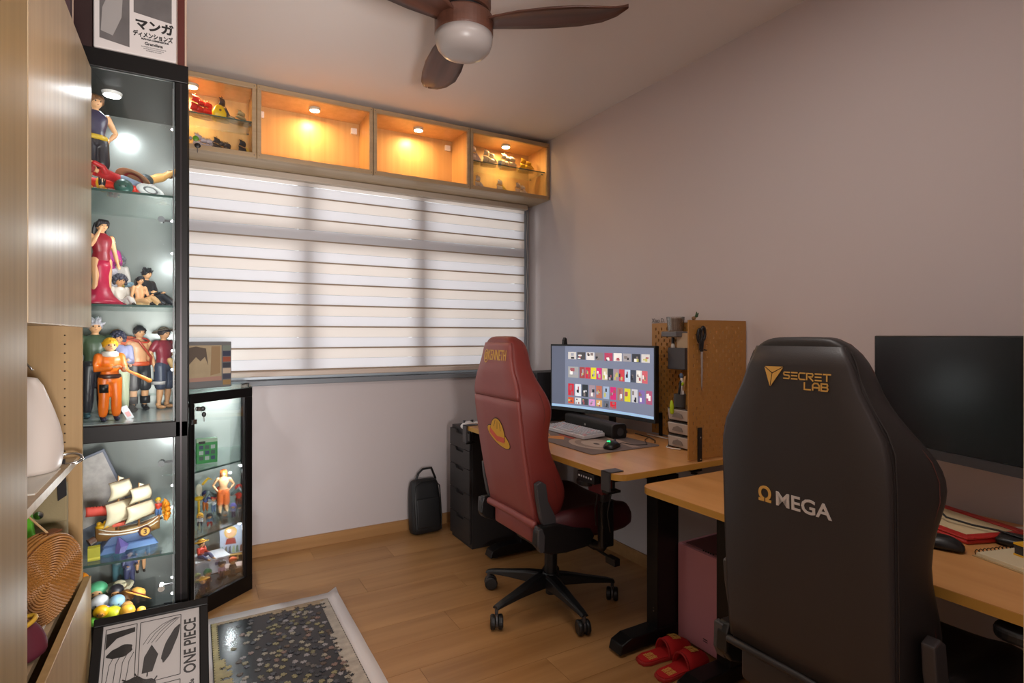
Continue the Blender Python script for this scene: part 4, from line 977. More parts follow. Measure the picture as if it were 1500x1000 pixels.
t = thing('desktop_computer', 'black desktop computer case behind the curved monitor near the window', 'computer', (1.77, 2.80, DT))
bx('case', (0, 0, .008), (.33, .18, .300), mat('case_black', rgb(30, 31, 34), .55), t, bevel=.004)
bx('front_grille', (-.004, .012, .02), (0, .168, .285), mat('grille', rgb(44, 45, 48), .7), t)
for k in range(16): bx('grille_bar', (-.006, .012, .03 + k * .0155), (-.004, .168, .036 + k * .0155), M_blackp, t)
bx('sticker', (-.0068, .10, .262), (-.006, .145, .278), mat('sticker_silver', rgb(170, 168, 166), .4), t)
t = thing('web_camera', 'tiny black camera perched above the curved monitor', 'camera', (1.87, 2.66, 1.204))
MB().prism([(-.012, 0), (.014, 0), (.010, .035), (-.002, .042), (-.010, .02)], 'Y', -.012, .012).build('camera_body', M_blackp, t, bevel=.003)
MB().lathe([(.001, -.003), (.006, -.003), (.006, 0), (.001, 0)], (-.010, 0, .024), 12, 'X').build('lens', M_gun, t)

# ---------- pegboards
M_peg = mat('pegboard_beech', rgb(168, 118, 54), .45, noise=.08, nscale=5)
def pegboard(name, label, W_, H_, loc, rz):
    """local: board in x (0..W) and z (0..H), thickness in y 0...005; real slots"""
    t = thing(name, label, 'pegboard', loc, rz)
    T = .006; c = .02; nx, nz = int(round(W_ / c)), int(round(H_ / c)); cw, ch = W_ / nx, H_ / nz
    v = []; f = []
    def quad(p): k = len(v); v.extend(p); f.append((k, k + 1, k + 2, k + 3))
    for i in range(nx):
        for j in range(nz):
            x0, z0, x1, z1 = i * cw, j * ch, (i + 1) * cw, (j + 1) * ch
            hole = 0 < i < nx - 1 and 0 < j < nz - 1 and (i + j) % 2 == 0
            if not hole:
                for y_ in (0, T): quad([(x0, y_, z0), (x1, y_, z0), (x1, y_, z1), (x0, y_, z1)])
            else:
                hx0, hx1 = x0 + cw / 2 - .0040, x0 + cw / 2 + .0040; hz0, hz1 = z0 + .0026, z1 - .0026
                for y_ in (0, T):
                    quad([(x0, y_, z0), (x1, y_, z0), (x1, y_, hz0), (x0, y_, hz0)]); quad([(x0, y_, hz1), (x1, y_, hz1), (x1, y_, z1), (x0, y_, z1)])
                    quad([(x0, y_, hz0), (hx0, y_, hz0), (hx0, y_, hz1), (x0, y_, hz1)]); quad([(hx1, y_, hz0), (x1, y_, hz0), (x1, y_, hz1), (hx1, y_, hz1)])
                for a, b in (((hx0, hz0), (hx1, hz0)), ((hx1, hz0), (hx1, hz1)), ((hx1, hz1), (hx0, hz1)), ((hx0, hz1), (hx0, hz0))):
                    quad([(a[0], 0, a[1]), (b[0], 0, b[1]), (b[0], T, b[1]), (a[0], T, a[1])])
    for a, b in (((0, 0), (W_, 0)), ((W_, 0), (W_, H_)), ((W_, H_), (0, H_)), ((0, H_), (0, 0))):
        quad([(a[0], 0, a[1]), (b[0], 0, b[1]), (b[0], T, b[1]), (a[0], T, a[1])])
    MB().add(v, f).build('board', M_peg, t)
    return t
pgA = pegboard('pegboard', 'beech pegboard clamped across the near end of the window desk', .355, .575, (1.757, 1.620, .745), 0)
pgB = pegboard('pegboard', 'beech pegboard against the right wall behind the clear drawers', .555, .575, (2.112, 2.200, .745), -PI / 2)
t = MB().box((.05, -.006, -.045), (.073, 0, .13)).box((.02, -.006, -.05), (.073, .03, -.044)).build('bracket', M_blackm, pgA, bevel=.001)
for zz in (0, .09): MB().lathe([(.001, -.001), (.0035, -.001), (.0035, 0), (.001, 0)], (.0615, -.007, zz), 10, 'Y').build('bolt', M_chrome, t)
MB().lathe([(.001, 0), (.014, 0), (.014, .004), (.004, .004), (.004, .028), (.012, .028), (.012, .032), (.001, .032)], (.045, .012, -.062), 14).build('clamp_screw', M_blackm, pgA)
bx('bracket', (.055, -.006, -.01), (.078, 0, .11), M_blackm, pgB, bevel=.001)
# scissors hung on the near pegboard
t = thing('scissors', 'black handled long shears hanging on the near pegboard', 'scissors', (1.818, 1.612, 1.21), 0)
for sg, zz in ((-1, .045), (1, .055)):
    MB().tube([(sg * .010 + .011 * math.cos(a), -.004, zz + .027 * math.sin(a)) for a in [k * PI / 8 for k in range(17)]], .006, 8).build('handle', M_blackp, t, smooth=True)
    MB().prism([(sg * .012, .03), (sg * .002, .03), (sg * .001, -.02), (sg * .006, -.02)], 'Y', -.008, -.001).build('shank', M_blackp, t)
MB().prism([(-.006, -.015), (.007, -.015), (.006, -.10), (.001, -.185), (-.003, -.16)], 'Y', -.006, -.004).build('blade', M_chrome, t)
MB().tube([(-.022, .006, .05), (-.022, -.012, .045), (-.022, -.014, -.012), (.02, -.014, -.015), (.022, .0, -.012)], .0022, 6).build('hook', M_blackm, pgA, loc=(1.818 - 1.757, -.008, 1.21 - .745))
t = thing('toy_plant', 'tiny toy with green sprig sitting on top of the near pegboard', 'ornament', (1.79, 1.623, 1.3205))
MB().ball((0, 0, .007), (.012, .006, .008), 10, 6).build('toy_body', mat('toy_tan', rgb(130, 100, 66), .6), t, smooth=True)
MB().prism([(0, .008), (.022, .012), (.028, .03), (.02, .024), (.016, .034), (.010, .020)], 'Y', -.002, .002).build('sprig', mat('sprig_green', rgb(48, 78, 50), .6), t)
# holders on the wall board (world coords)
t = thing('storage_pot', 'white round pot in a grey holder on the wall pegboard', 'pot', (2.062, 1.985, 1.278))
MB().lathe([(.001, 0), (.036, 0), (.044, .07), (.041, .07), (.034, .004), (.001, .004)], (0, 0, 0), 24).build('pot_body', glass('milky_plastic', (.9, .88, .86, 1), 1.2, .2), t)
MB().lathe([(.001, .002), (.034, .002), (.04, .062), (.001, .062)], (0, 0, 0), 20).build('contents', mat('pot_contents', rgb(190, 178, 166), .6, noise=.3, nscale=60), t)
bx('pot_holder', (-.048, -.05, -.028), (.048, .05, -.002), mat('holder_grey', rgb(104, 104, 108), .5), t, bevel=.004)
t = thing('wall_bin', 'dark grey rectangular bin hanging on the wall pegboard', 'bin', (2.03, 1.955, 1.092))
MB().box((0, -.06, 0), (.075, .05, .004)).box((0, -.06, 0), (.003, .05, .105)).box((.072, -.06, 0), (.075, .05, .105)).box((0, -.06, 0), (.075, -.057, .105)).box((0, .047, 0), (.075, .05, .105)).build('bin_body', mat('bin_grey', rgb(74, 72, 76), .5), t, bevel=.002)
t = thing('notepad', 'beige notepad standing in the dark grey wall bin', 'notepad', (2.06, 1.935, 1.098), 0)
MB().box((-.006, -.04, 0), (.006, .035, .17)).build('pad', mat('pad_beige', rgb(196, 168, 136), .6), t, bevel=.003)
t = thing('spray_bottle', 'small clear bottle with black cap standing in the grey wall bin', 'bottle', (2.05, 1.99, 1.097), 0)
MB().lathe([(.001, 0), (.010, 0), (.010, .11), (.006, .12), (.001, .12)], (0, 0, 0), 14).build('bottle_body', mat('cloudy_plastic', rgb(200, 196, 192), .3), t)
MB().lathe([(.001, .12), (.008, .12), (.008, .15), (.001, .15)], (0, 0, 0), 14).build('cap', M_blackp, t)
g = text_geo('Xiao D.', .030, .0008, .0002)
map_v(g, lambda u, v, w: (2.118 - w, 2.16 - u, 1.325 + v)); tag(g.build('wire_lettering', mat('wire_grey', rgb(96, 88, 88), .5)), 'small grey wire lettering standing on top of the wall pegboard', 'sign')
# clear drawers
t = thing('plastic_drawers', 'clear three tier plastic drawer box on the desk beside the pegboard', 'drawer box', (1.93, 1.775, DT))
M_clr = mat('clear_plastic', rgb(186, 176, 168), .22)
for k in range(3):
    z0 = .002 + k * .062
    MB().box((.004, 0, z0), (.155, .135, z0 + .060)).build('drawer_shell', glass('frosted_plastic', (.86, .84, .82, 1), 1.2, .15), t, bevel=.003)
    dr = MB().loft([[(.010 - .006 * e, .006, z0 + .004), (.010 - .006 * e, .129, z0 + .004), (.008 - .012 * e, .129, z0 + .054), (.008 - .012 * e, .006, z0 + .054)] for e in (0, 1)]).build('drawer', M_clr, t, bevel=.003)
    MB().prism([(.035, z0 + .018), (.10, z0 + .018), (.092, z0 + .034), (.068, z0 + .042), (.043, z0 + .034)], 'X', -.0055, -.003).build('pull_recess', mat('recess_grey', rgb(128, 118, 112), .5), dr)
    MB().box((.015, .01, z0 + .005), (.15, .125, z0 + .035)).build('drawer_contents', mat('contents_mix', rgb(140, 128, 120), .7, noise=.4, nscale=50), t)
t = thing('pen_cup', 'dark grey cup on the clear drawers holding tools', 'cup', (1.972, 1.872, DT + .188))
MB().lathe([(.001, 0), (.026, 0), (.028, .06), (.025, .06), (.023, .004), (.001, .004)], (0, 0, 0), 20).build('cup_body', mat('cup_grey', rgb(70, 70, 70), .5), t)
TZ_ = DT + .193
def tool(label, name, x, y_, h, tilt, w, m, cat, tipm=None):
    t = thing(name, label, cat, (x - .013, y_ + .057, TZ_), 0, rx=tilt, ry=.05)
    MB().tube([(0, 0, .006), (0, 0, h * .5), (0, 0, h)], [w * .6, w, w * .8], 8).build('handle', m, t, smooth=True)
    if tipm: MB().ball((0, 0, h), (w * 1.3, w * 1.3, w * 2), 10, 7).build('grip_end', tipm, t, smooth=True)
M_lime = mat('lime_plastic', rgb(176, 206, 30), .45)
tool('white pen in the tool cup leaning left with lime green end', 'pen', 1.985, 1.829, .105, .25, .005, M_white, 'pen', M_lime)
tool('black pliers handle in the tool cup beside the white pen', 'pliers', 1.975, 1.818, .115, .10, .006, M_blackp, 'tool')
tool('silver tool handle standing upright in the tool cup', 'screwdriver', 1.99, 1.812, .10, -.05, .006, M_silver, 'tool')
tool('tool with a rounded blue head in the tool cup', 'glue_bottle', 1.998, 1.803, .14, -.15, .007, M_white, 'tool', mat('blue_cap', rgb(70, 96, 130), .4))
tool('flat wooden stick standing in the tool cup', 'wooden_stick', 2.00, 1.82, .135, .12, .006, mat('stick_wood', rgb(190, 150, 100), .6), 'stick')
t = thing('highlighter', 'lime green highlighter clipped on the front of the clear drawers', 'pen', (1.921, 1.872, DT + .165), 0)
MB().tube([(0, 0, 0), (0, 0, .03), (.0, .002, .05)], [.009, .010, .006], 10).build('pen_body', M_lime, t, smooth=True)

# ============================================================ PINK COMPUTER, SLIPPERS
t = thing('computer_case', 'pale pink computer tower on the floor under the desks', 'computer', (1.748, 1.468, 0))
M_pink = mat('pink_metal', rgb(186, 128, 138), .45)
bx('case', (0.002, 0, .014), (.33, .197, .400), M_pink, t, bevel=.003)
bx('front_panel', (-.004, 0, .014), (.0015, .197, .398), M_pink, t, bevel=.002)
bx('top_mesh', (.02, .02, .400), (.31, .177, .4025), mat('pink_dark_mesh', rgb(112, 70, 78), .6), t)
for k in range(5): MB().cyl((.012 + .0, .03 + k * .012, .4), (.012, .03 + k * .012, .404), .0035, seg=8).build('port', M_blackp, t)
for x in (.03, .30):
    for y_ in (.03, .167): MB().cyl((x, y_, 0), (x, y_, .014), .014, seg=10).build('foot', M_blackp, t)
g = text_geo('CASE', .009, .0003); map_v(g, lambda u, v, w: (-.0042 - w, .055 - u, .055 + v))
MB().cbox((-.0043, .055, .062), (.0006, .022, .0035)).cbox((-.0043, .055, .054), (.0006, .022, .003)).build('badge', M_ink, t)
def slipper(label, loc, rz):
    t = thing('slipper', label, 'slipper', loc, rz, 'pair of red slippers by the desk leg')
    out = [(-.125, 0), (-.118, .026), (-.09, .037), (-.04, .036), (.02, .040), (.07, .048), (.105, .042), (.125, .015), (.128, -.01), (.115, -.034), (.08, -.045), (.02, -.038), (-.04, -.033), (-.09, -.034), (-.118, -.024)]
    MB().prism(out, 'Z', 0, .014).build('sole', mat('red_sole', rgb(150, 24, 20), .6), t, bevel=.004)
    MB().prism([(x * .93, y_ * .9) for x, y_ in out], 'Z', .014, .0175).build('insole', mat('red_velvet', rgb(176, 16, 18), .85, bump=.2, bscale=200), t, bevel=.001)
    secs = []
    for x, w, h in ((.0, .040, .055), (.03, .043, .058), (.06, .047, .05), (.09, .045, .04), (.115, .034, .028), (.130, .012, .016)):
        secs.append([(x, w * math.cos(a), .012 + h * math.sin(a)) for a in [PI * k / 12 for k in range(13)]] + [(x, (w - .005) * math.cos(a), .012 + (h - .005) * math.sin(a)) for a in [PI * k / 12 for k in range(12, -1, -1)]])
    MB().loft(secs).build('upper', mat('red_velvet', None), t, smooth=True)
    MB().tube([(.0 - .003, .0385 * math.cos(a), .013 + .053 * math.sin(a)) for a in [PI * k / 12 for k in range(13)]], .0045, 8).build('trim', mat('red_piping', rgb(150, 14, 16), .7), t, smooth=True)
    # paired gold happiness characters on the insole and the upper
    g = text_geo('囍', .046, .0006, .0); map_v(g, lambda u, v, w: (-.072 + v - .012, -u, .0178 + w)); g.build('gold_print', M_gold, t)
    g = text_geo('囍', .046, .0006, .0); map_v(g, lambda u, v, w: (.035 + v, -u, .0705 - .16 * v - 6 * (u * u) + w)); g.build('gold_print', M_gold, t)
    return t
slipper('left red velvet slipper with gold print nearest the desk foot', (1.600, 1.602, 0), -.06)
slipper('right red velvet slipper with gold print nearer the black chair', (1.590, 1.500, 0), .03)

# ============================================================ THINGS ON THE LOWER DESK
t = thing('flat_monitor', 'big flat black monitor switched off on the lower desk at right', 'monitor', (1.949, 1.004, 0), -PI / 2 - .286)
# local x runs along the screen toward the viewer's right, local y- faces the viewer
sgn = -1
bx('housing', (0, .001, .893), (.61, .022, 1.256), M_blackp, t, bevel=.003)
bx('screen', (.006, -.0005, .922), (.604, .001, 1.251), mat('dark_screen', rgb(16, 17, 19), .22, spec=.45), t)
bx('chin', (0, -.002, .893), (.61, .001, .920), mat('chin_grey', rgb(52, 52, 56), .5), t)
bx('stand_neck', (.05, .022, .705), (.11, .034, 1.05), M_gun, t)
bx('stand_foot', (.02, -.03, .7005), (.14, .07, .709), M_gun, t, bevel=.003)
T2 = .7005
t = thing('red_tray', 'red rimmed shallow case with beige paper inside on the lower desk', 'tray', (1.93, .80, T2), -.35)
M_rt = mat('red_plastic', rgb(176, 34, 30), .4)
MB().box((-.10, -.16, 0), (.12, .13, .012)).build('tray_base', M_rt, t, bevel=.005)
MB().box((-.10, -.16, .012), (-.07, .13, .018)).box((.095, -.16, .012), (.12, .13, .018)).box((-.07, -.16, .012), (.095, -.13, .018)).box((-.07, .10, .012), (.095, .13, .018)).build('tray_rim', M_rt, t, bevel=.003)
bx('paper_inset', (-.068, -.128, .0125), (.093, .098, .014), mat('paper_beige', rgb(206, 188, 150), .6), t)
t = thing('sketchbook', 'spiral bound sketchbook lying open on the lower desk', 'notebook', (1.715, .64, T2), -.28)
MB().box((0, -.24, 0), (.20, 0, .010)).build('pages', mat('paper_cream', rgb(206, 192, 160), .6), t, bevel=.001)
bx('back_cover', (-.008, -.245, -.0002), (.203, .004, .002), mat('cover_tan', rgb(170, 146, 104), .6), t)
for k in range(15):
    x = .008 + k * .013
    MB().tube([(x, .003 + .006 * math.cos(a), .006 + .008 * math.sin(a)) for a in [j * PI / 5 for j in range(11)]], .0011, 5).build('spiral_loop', M_blackm, t)
t = thing('tape_box', 'yellow and black small box on top of the sketchbook', 'box', (1.775, .585, T2 + .0105), -.35)
MB().box((0, -.09, 0), (.06, 0, .026)).build('box_body', mat('tape_black', rgb(40, 38, 40), .5), t, bevel=.002)
MB().box((-.001, -.091, .0265), (.061, .001, .031)).box((-.001, -.091, 0), (.061, .001, .004)).build('yellow_band', mat('tape_yellow', rgb(214, 162, 30), .5), t)
t = thing('black_device', 'small black device lying behind the sketchbook on the lower desk', 'device', (1.90, .60, T2), .2)
MB().loft([[(x * s_, y_ * s_, z) for x, y_ in rrect(-.04, -.06, .04, .06, .015, 3)] for s_, z in ((.8, 0), (1, .008), (1, .016), (.85, .022))]).build('device_body', M_blackp, t, smooth=True)
tag(MB().box((0, -.12, 0), (.15, .02, .003)).xf(trs((1.98, .70, T2 + .0), -.5)).build('loose_paper', mat('paper_white', None)), 'loose white paper sheets at the back of the lower desk', 'paper')
t = thing('computer_mouse', 'black computer mouse on the lower desk beside the black chair back', 'mouse', (1.70, .715, T2), 1.9)
MB().loft(msec).build('mouse_body', M_blackp, t, smooth=True, sub=1)
MB().lathe([(.001, -.004), (.007, -.004), (.007, .004), (.001, .004)], (.035, 0, .028), 12, 'Y').build('scroll_wheel', M_gun, t)
tag(MB().tube([(1.98, .90, T2 + .10), (1.93, .84, T2 + .06), (1.90, .78, T2 + .028), (1.90, .72, T2 + .024), (1.90, .66, T2 + .026), (1.86, .52, T2 + .024)], .003, 8).build('monitor_cable', M_blackp, smooth=True), 'black monitor cable drooping across the red tray', 'cable')

# ============================================================ CEILING FAN
t = thing('ceiling_fan', 'walnut three blade ceiling fan with round white lamp', 'ceiling fan', (.884, 1.913, 0))
MB().lathe([(.001, 2.475), (.096, 2.475), (.102, 2.49), (.102, 2.585), (.098, 2.6), (.001, 2.6)], (0, 0, 0), 40).build('canopy', M_fan, t)
MB().lathe([(.001, 2.452), (.085, 2.452), (.085, 2.478), (.001, 2.478)], (0, 0, 0), 32).build('gap_ring', M_blackp, t)
MB().lathe([(.001, 2.382), (.108, 2.382), (.110, 2.388), (.110, 2.448), (.104, 2.456), (.001, 2.456)], (0, 0, 0), 48).build('motor_housing', M_fan, t)
MB().lathe([(.001, 2.303), (.03, 2.304), (.06, 2.309), (.085, 2.320), (.100, 2.337), (.107, 2.358), (.108, 2.382), (.001, 2.382)], (0, 0, 0), 48).build('lamp_globe', mat('opal_globe', rgb(164, 156, 153), .35), t, smooth=True)
def blade():
    secs = []
    #  r, lead edge, trail edge, z
    for r_, a, b, z in ((.085, -.035, .045, 2.428), (.13, -.045, .060, 2.430), (.22, -.062, .078, 2.428), (.33, -.070, .088, 2.424), (.43, -.066, .086, 2.420), (.51, -.050, .066, 2.422), (.565, -.030, .036, 2.430), (.597, -.012, .012, 2.442), (.608, -.004, .002, 2.446)):
        tw = .10
        off = .030 * max(0, (r_ - .42) / .18) ** 1.5
        sec = []
        for k in range(7):
            u = a + (b - a) * k / 6
            sec.append((r_, u + off, z + u * tw + .008 * (1 - (2 * k / 6 - 1) ** 2)))
        sec += [(p[0], p[1], p[2] - .007) for p in sec[::-1]]
        secs.append(sec)
    return MB().loft(secs)
for a in (-41, 79, 199):
    blade().build('blade', M_fan, t, smooth=True, rot=(0, 0, math.radians(a)))

# ============================================================ FIGURINES (plain generic collectible figures)
SKIN = (222, 168, 122)
def cm(c, rough=.38):
    return mat('paint_%d_%d_%d' % tuple(c), rgb(*c), rough)
def fig(label, loc, h, rz=0, skin=SKIN, hair=(40, 36, 40), top=(120, 120, 130), bottom=(60, 60, 70), shoes=(40, 36, 36), pose='stand', arms='down', style='short',
        hr=.068, shorts=False, skirt=False, dress=False, hat=None, band=None, sleeve=True, stand=False, group=None, lean=0, extra=None, name='figurine', bare=False, lie=None):
    t = thing(name, label, 'figurine', loc, rz, group)
    if lie is not None: t.rotation_euler = (lie, 0, rz)
    if lean: t.rotation_euler = (lean, 0, rz)
    k = (1 - 2 * hr + .004) / .868; wk = 1 + (hr - .068) * 4.5
    big = h > .12
    vox = h * .0105 if big else 0
    def p(x, y_, z): return (x * k * wk * h, y_ * k * wk * h, z * k * h)
    R = lambda r: r * k * wk * h
    dz = 0
    if pose == 'sit': dz = -.44
    if pose == 'crouch': dz = -.22
    def q(x, y_, z): return p(x, y_, z + dz)
    seg = 10 if big else 8
    def limbs(which, infl, cut=1.0):
        b = []
        for sg in (-1, 1):
            if pose == 'stand': js = [(sg * .052, 0, .52), (sg * .062, -.012, .28), (sg * .066, .012, .055)]
            elif pose == 'sit': js = [(sg * .055, 0, .075), (sg * .10, -.20, .17 if sg > 0 else .10), (sg * .09, -.38, .04)]
            else: js = [(sg * .055, 0, .30), (sg * .11, -.16, .30), (sg * .09, -.06, .055)]
            b.append((sg, js))
        return b
    def lerp(a, b, f): return tuple(a[i] + (b[i] - a[i]) * f for i in range(3))
    def torso(infl):
        secs = []
        for z, w, d, yo in ((.475, .060, .050, 0), (.50, .088, .066, .004), (.55, .090, .064, .004), (.62, .076, .054, 0), (.70, .094, .062, 0), (.76, .108, .062, .004), (.80, .104, .052, .006), (.83, .060, .040, .006), (.845, .036, .034, .004)):
            secs.append([q((w + infl) * math.cos(2 * PI * j / 14), (d + infl) * math.sin(2 * PI * j / 14) + yo, z) for j in range(14)])
        return secs
    AR = {'down': ((.150, .01, .63), (.155, -.045, .49)), 'cross': ((.150, -.03, .645), (-.02, -.115, .675)), 'hips': ((.205, .03, .66), (.118, -.02, .555)),
          'out': ((.20, -.04, .73), (.29, -.10, .80)), 'up': ((.19, -.02, .88), (.15, -.05, 1.02)), 'front': ((.135, -.05, .63), (.10, -.18, .66)), 'face': ((.14, -.07, .68), (.07, -.10, .86)),
          'back': ((.18, .05, .66), (.10, .12, .56))}
    if isinstance(arms, str): arms = (arms, arms)
    A = []
    for sg, nm in ((-1, arms[0]), (1, arms[1])):
        e, hd = AR[nm]; A.append((sg, (sg * .112, .006, .80), (sg * e[0], e[1], e[2]), (sg * hd[0], hd[1], hd[2])))
    body = MB(); body.loft(torso(0)); body.tube([q(0, .004, .82), q(0, 0, .90)], R(.030), seg)
    for sg, js in limbs('leg', 0):
        body.tube([p(*js[0]), p(*lerp(js[0], js[1], .5)), p(*js[1]), p(*lerp(js[1], js[2], .35)), p(*js[2])], [R(.060), R(.052), R(.038), R(.040), R(.022)], seg)
    for sg, s0, e0, h0 in A:
        body.tube([q(*s0), q(*lerp(s0, e0, .5)), q(*e0), q(*lerp(e0, h0, .3)), q(*h0)], [R(.034), R(.031), R(.024), R(.026), R(.016)], seg)
        hv = (Vector(h0) - Vector(e0)).normalized()
        pc = Vector(h0) + hv * .02
        body.ball(q(*pc), (R(.020), R(.020), R(.024)), 8, 6)
        if big:
            side = hv.cross(Vector((0, 1, 0.3))).normalized()
            for j in range(4):
                o = side * (j - 1.5) * .010; L_ = (.030, .036, .034, .026)[j]
                body.tube([q(*(pc + o)), q(*(pc + o + hv * L_)), q(*(pc + o + hv * (L_ + .012) + Vector((0, -.008, -.004))))], [R(.0065), R(.006), R(.005)], 6)
            body.tube([q(*(pc + side * .016)), q(*(pc + side * .030 + hv * .018))], [R(.007), R(.006)], 6)
    HC = (0, -.010 * k * h, (1 - hr * 1.02 + (dz * k)) * h if dz else (1 - hr * 1.02) * h)
    if dz: HC = (0, -.010 * k * h, (.868 + dz) * k * h + hr * h * .97)
    r_ = hr * h
    body.ball(HC, (r_ * .86, r_ * .92, r_ * 1.0), 16, 11)
    body.ball((HC[0], HC[1] - r_ * .30, HC[2] - r_ * .50), (r_ * .55, r_ * .5, r_ * .45), 12, 8)
    for sg in (-1, 1): body.ball((HC[0] + sg * r_ * .86, HC[1] + r_ * .05, HC[2] - r_ * .08), (r_ * .10, r_ * .16, r_ * .22), 8, 6)
    body.tube([(HC[0], HC[1] - r_ * .88, HC[2] + r_ * .02), (HC[0], HC[1] - r_ * 1.02, HC[2] - r_ * .2)], [r_ * .06, r_ * .10], 6)
    body.build('body', cm(skin), t, smooth=True, remesh=vox)
    # face
    fm = MB()
    for sg in (-1, 1):
        fm.ball((HC[0] + sg * r_ * .34, HC[1] - r_ * .83, HC[2] - r_ * .02), (r_ * .11, r_ * .09, r_ * .13), 8, 6)
    fm.build('eyes', M_ink, t, smooth=True)
    MB().ball((HC[0], HC[1] - r_ * .80, HC[2] - r_ * .55), (r_ * .18, r_ * .06, r_ * .04), 8, 5).build('mouth', cm((150, 80, 70)), t)
    # top
    if not bare:
        tp = MB(); tp.loft(torso(.012)[1:] if not dress else torso(.010)[1:])
        if sleeve:
            for sg, s0, e0, h0 in A:
                end = lerp(e0, h0, .75 if sleeve is True else 0) if sleeve is True else lerp(s0, e0, .55)
                pts = [q(*s0), q(*lerp(s0, e0, .5))] + ([q(*e0), q(*end)] if sleeve is True else [q(*end)])
                tp.tube(pts, [R(.046), R(.042), R(.036), R(.034)][:len(pts)], seg)
        tp.build('top', cm(top), t, smooth=True, remesh=vox)
    # bottoms
    bt = MB()
    if dress or skirt:
        lo = .06 if dress else .36
        secs = []
        N = 20
        for z, w in (((.52, .092), (.45, .10), (.34, .082), (.22, .085), (.12, .125), (.06, .19), (.012, .27)) if dress else ((.53, .09), (.46, .115), (.38, .15))):
            secs.append([q(w * math.cos(2 * PI * j / N) * (1 + (.10 if z < .2 else .03) * math.sin(5 * 2 * PI * j / N)), w * .8 * math.sin(2 * PI * j / N), z) for j in range(N)])
        bt.loft(secs[::-1]); bt.build('dress_skirt' if dress else 'skirt', cm(bottom), t, smooth=True)
    else:
        hp = [[q((w) * math.cos(2 * PI * j / 12), d * math.sin(2 * PI * j / 12), z) for j in range(12)] for z, w, d in ((.455, .06, .05), (.48, .095, .074), (.53, .102, .076), (.57, .096, .068))]
        bt.loft(hp)
        for sg, js in limbs('leg', .01):
            if shorts: pts = [p(*js[0]), p(*lerp(js[0], js[1], .5)), p(*lerp(js[0], js[1], .95))]; rr_ = [R(.072), R(.070), R(.068)]
            else: pts = [p(*js[0]), p(*lerp(js[0], js[1], .5)), p(*js[1]), p(*lerp(js[1], js[2], .45)), p(*lerp(js[1], js[2], .84))]; rr_ = [R(.072), R(.064), R(.054), R(.055), R(.046)]
            bt.tube(pts, rr_, seg)
        bt.build('trousers', cm(bottom), t, smooth=True, remesh=vox)
    # shoes
    for sg, js in limbs('shoe', 0):
        a = js[2]
        MB().ball(p(a[0], a[1] - .035, max(.026, a[2] - .030)), (R(.030), R(.062), R(.024)), 12, 8).ball(p(a[0], a[1] + .004, a[2]), (R(.030), R(.032), R(.035)), 10, 6).build('shoe', cm(shoes), t, smooth=True)
    # hair
    hm = cm(hair, .45); hb = MB()
    if style != 'bald':
        secs = []
        N = 16
        for j in range(9):
            a = PI / 2 - j * (PI * .62) / 8; ring = []
            for i in range(N):
                b_ = 2 * PI * i / N; fr_ = math.sin(b_)  # -1 = front
                aa = a if (fr_ > -.45 or a > .32) else .32 + (a - .32) * .15
                ring.append((HC[0] + r_ * .98 * max(.03, math.cos(aa)) * math.cos(b_), HC[1] + r_ * .03 + r_ * 1.04 * max(.03, math.cos(aa)) * math.sin(b_), HC[2] + r_ * 1.08 * math.sin(aa) + r_ * .04))
            secs.append(ring)
        hb.loft(secs)
        rh = random.Random(label)
        if style in ('spiky', 'short', 'wild'):
            n = {'spiky': 26, 'short': 18, 'wild': 30}[style]; L_ = {'spiky': .50, 'short': .22, 'wild': .75}[style]
            for j in range(n):
                b_ = 2 * PI * j / n * 2.4; el = rh.uniform(-.1, 1.35)
                d = Vector((math.cos(el) * math.cos(b_), math.cos(el) * math.sin(b_), math.sin(el)))
                if d.y < -.55 and d.z < .35: d.z = .5; d.normalize()
                c = Vector(HC) + Vector((d.x * r_ * .85, d.y * r_ * .9, d.z * r_ * .95 + r_ * .05))
                tip = c + d * r_ * L_ * rh.uniform(.7, 1.1) + Vector((0, 0, r_ * .12 if style != 'short' else -r_ * .05))
                hb.tube([c, (c + tip) / 2, tip], [r_ * .26, r_ * .19, r_ * .04], 6, False)
        if style in ('long', 'tail'):
            w = .95 if style == 'long' else .4; L_ = 3.6 if style == 'long' else 2.6
            secs = []
            for j in range(8):
                f_ = j / 7; ww = r_ * w * (1 + .25 * math.sin(f_ * 3) - .55 * f_ ** 3)
                secs.append([(HC[0] + ww * math.cos(a), HC[1] + r_ * (.55 + .35 * math.sin(f_ * 2.5)) + r_ * .34 * (1 - .4 * f_) * math.sin(a) , HC[2] + r_ * (.5 - L_ * f_)) for a in [2 * PI * i / 12 for i in range(12)]])
            hb.loft(secs)
        if style in ('long', 'tail', 'bob'):
            for j in range(7):
                x = (j - 3) / 3
                hb.tube([(HC[0] + x * r_ * .6, HC[1] - r_ * .35, HC[2] + r_ * .92), (HC[0] + x * r_ * .75, HC[1] - r_ * .88 + abs(x) * r_ * .3, HC[2] + r_ * .5), (HC[0] + x * r_ * .9, HC[1] - r_ * .85 + abs(x) * r_ * .5, HC[2] + r_ * (.22 - .5 * abs(x)))], [r_ * .22, r_ * .2, r_ * .05], 6, False)
        if style == 'curly':
            for j in range(34):
                b_ = j * 2.4; el = -.5 + 1.9 * (j / 33)
                d = Vector((math.cos(el) * math.cos(b_), math.cos(el) * math.sin(b_), math.sin(el)))
                if d.y < -.5 and d.z < .3: continue
                hb.ball((HC[0] + d.x * r_ * 1.05, HC[1] + d.y * r_ * 1.05, HC[2] + d.z * r_ * 1.05), r_ * .36, 8, 6)
        hb.build('hair', hm, t, smooth=True)
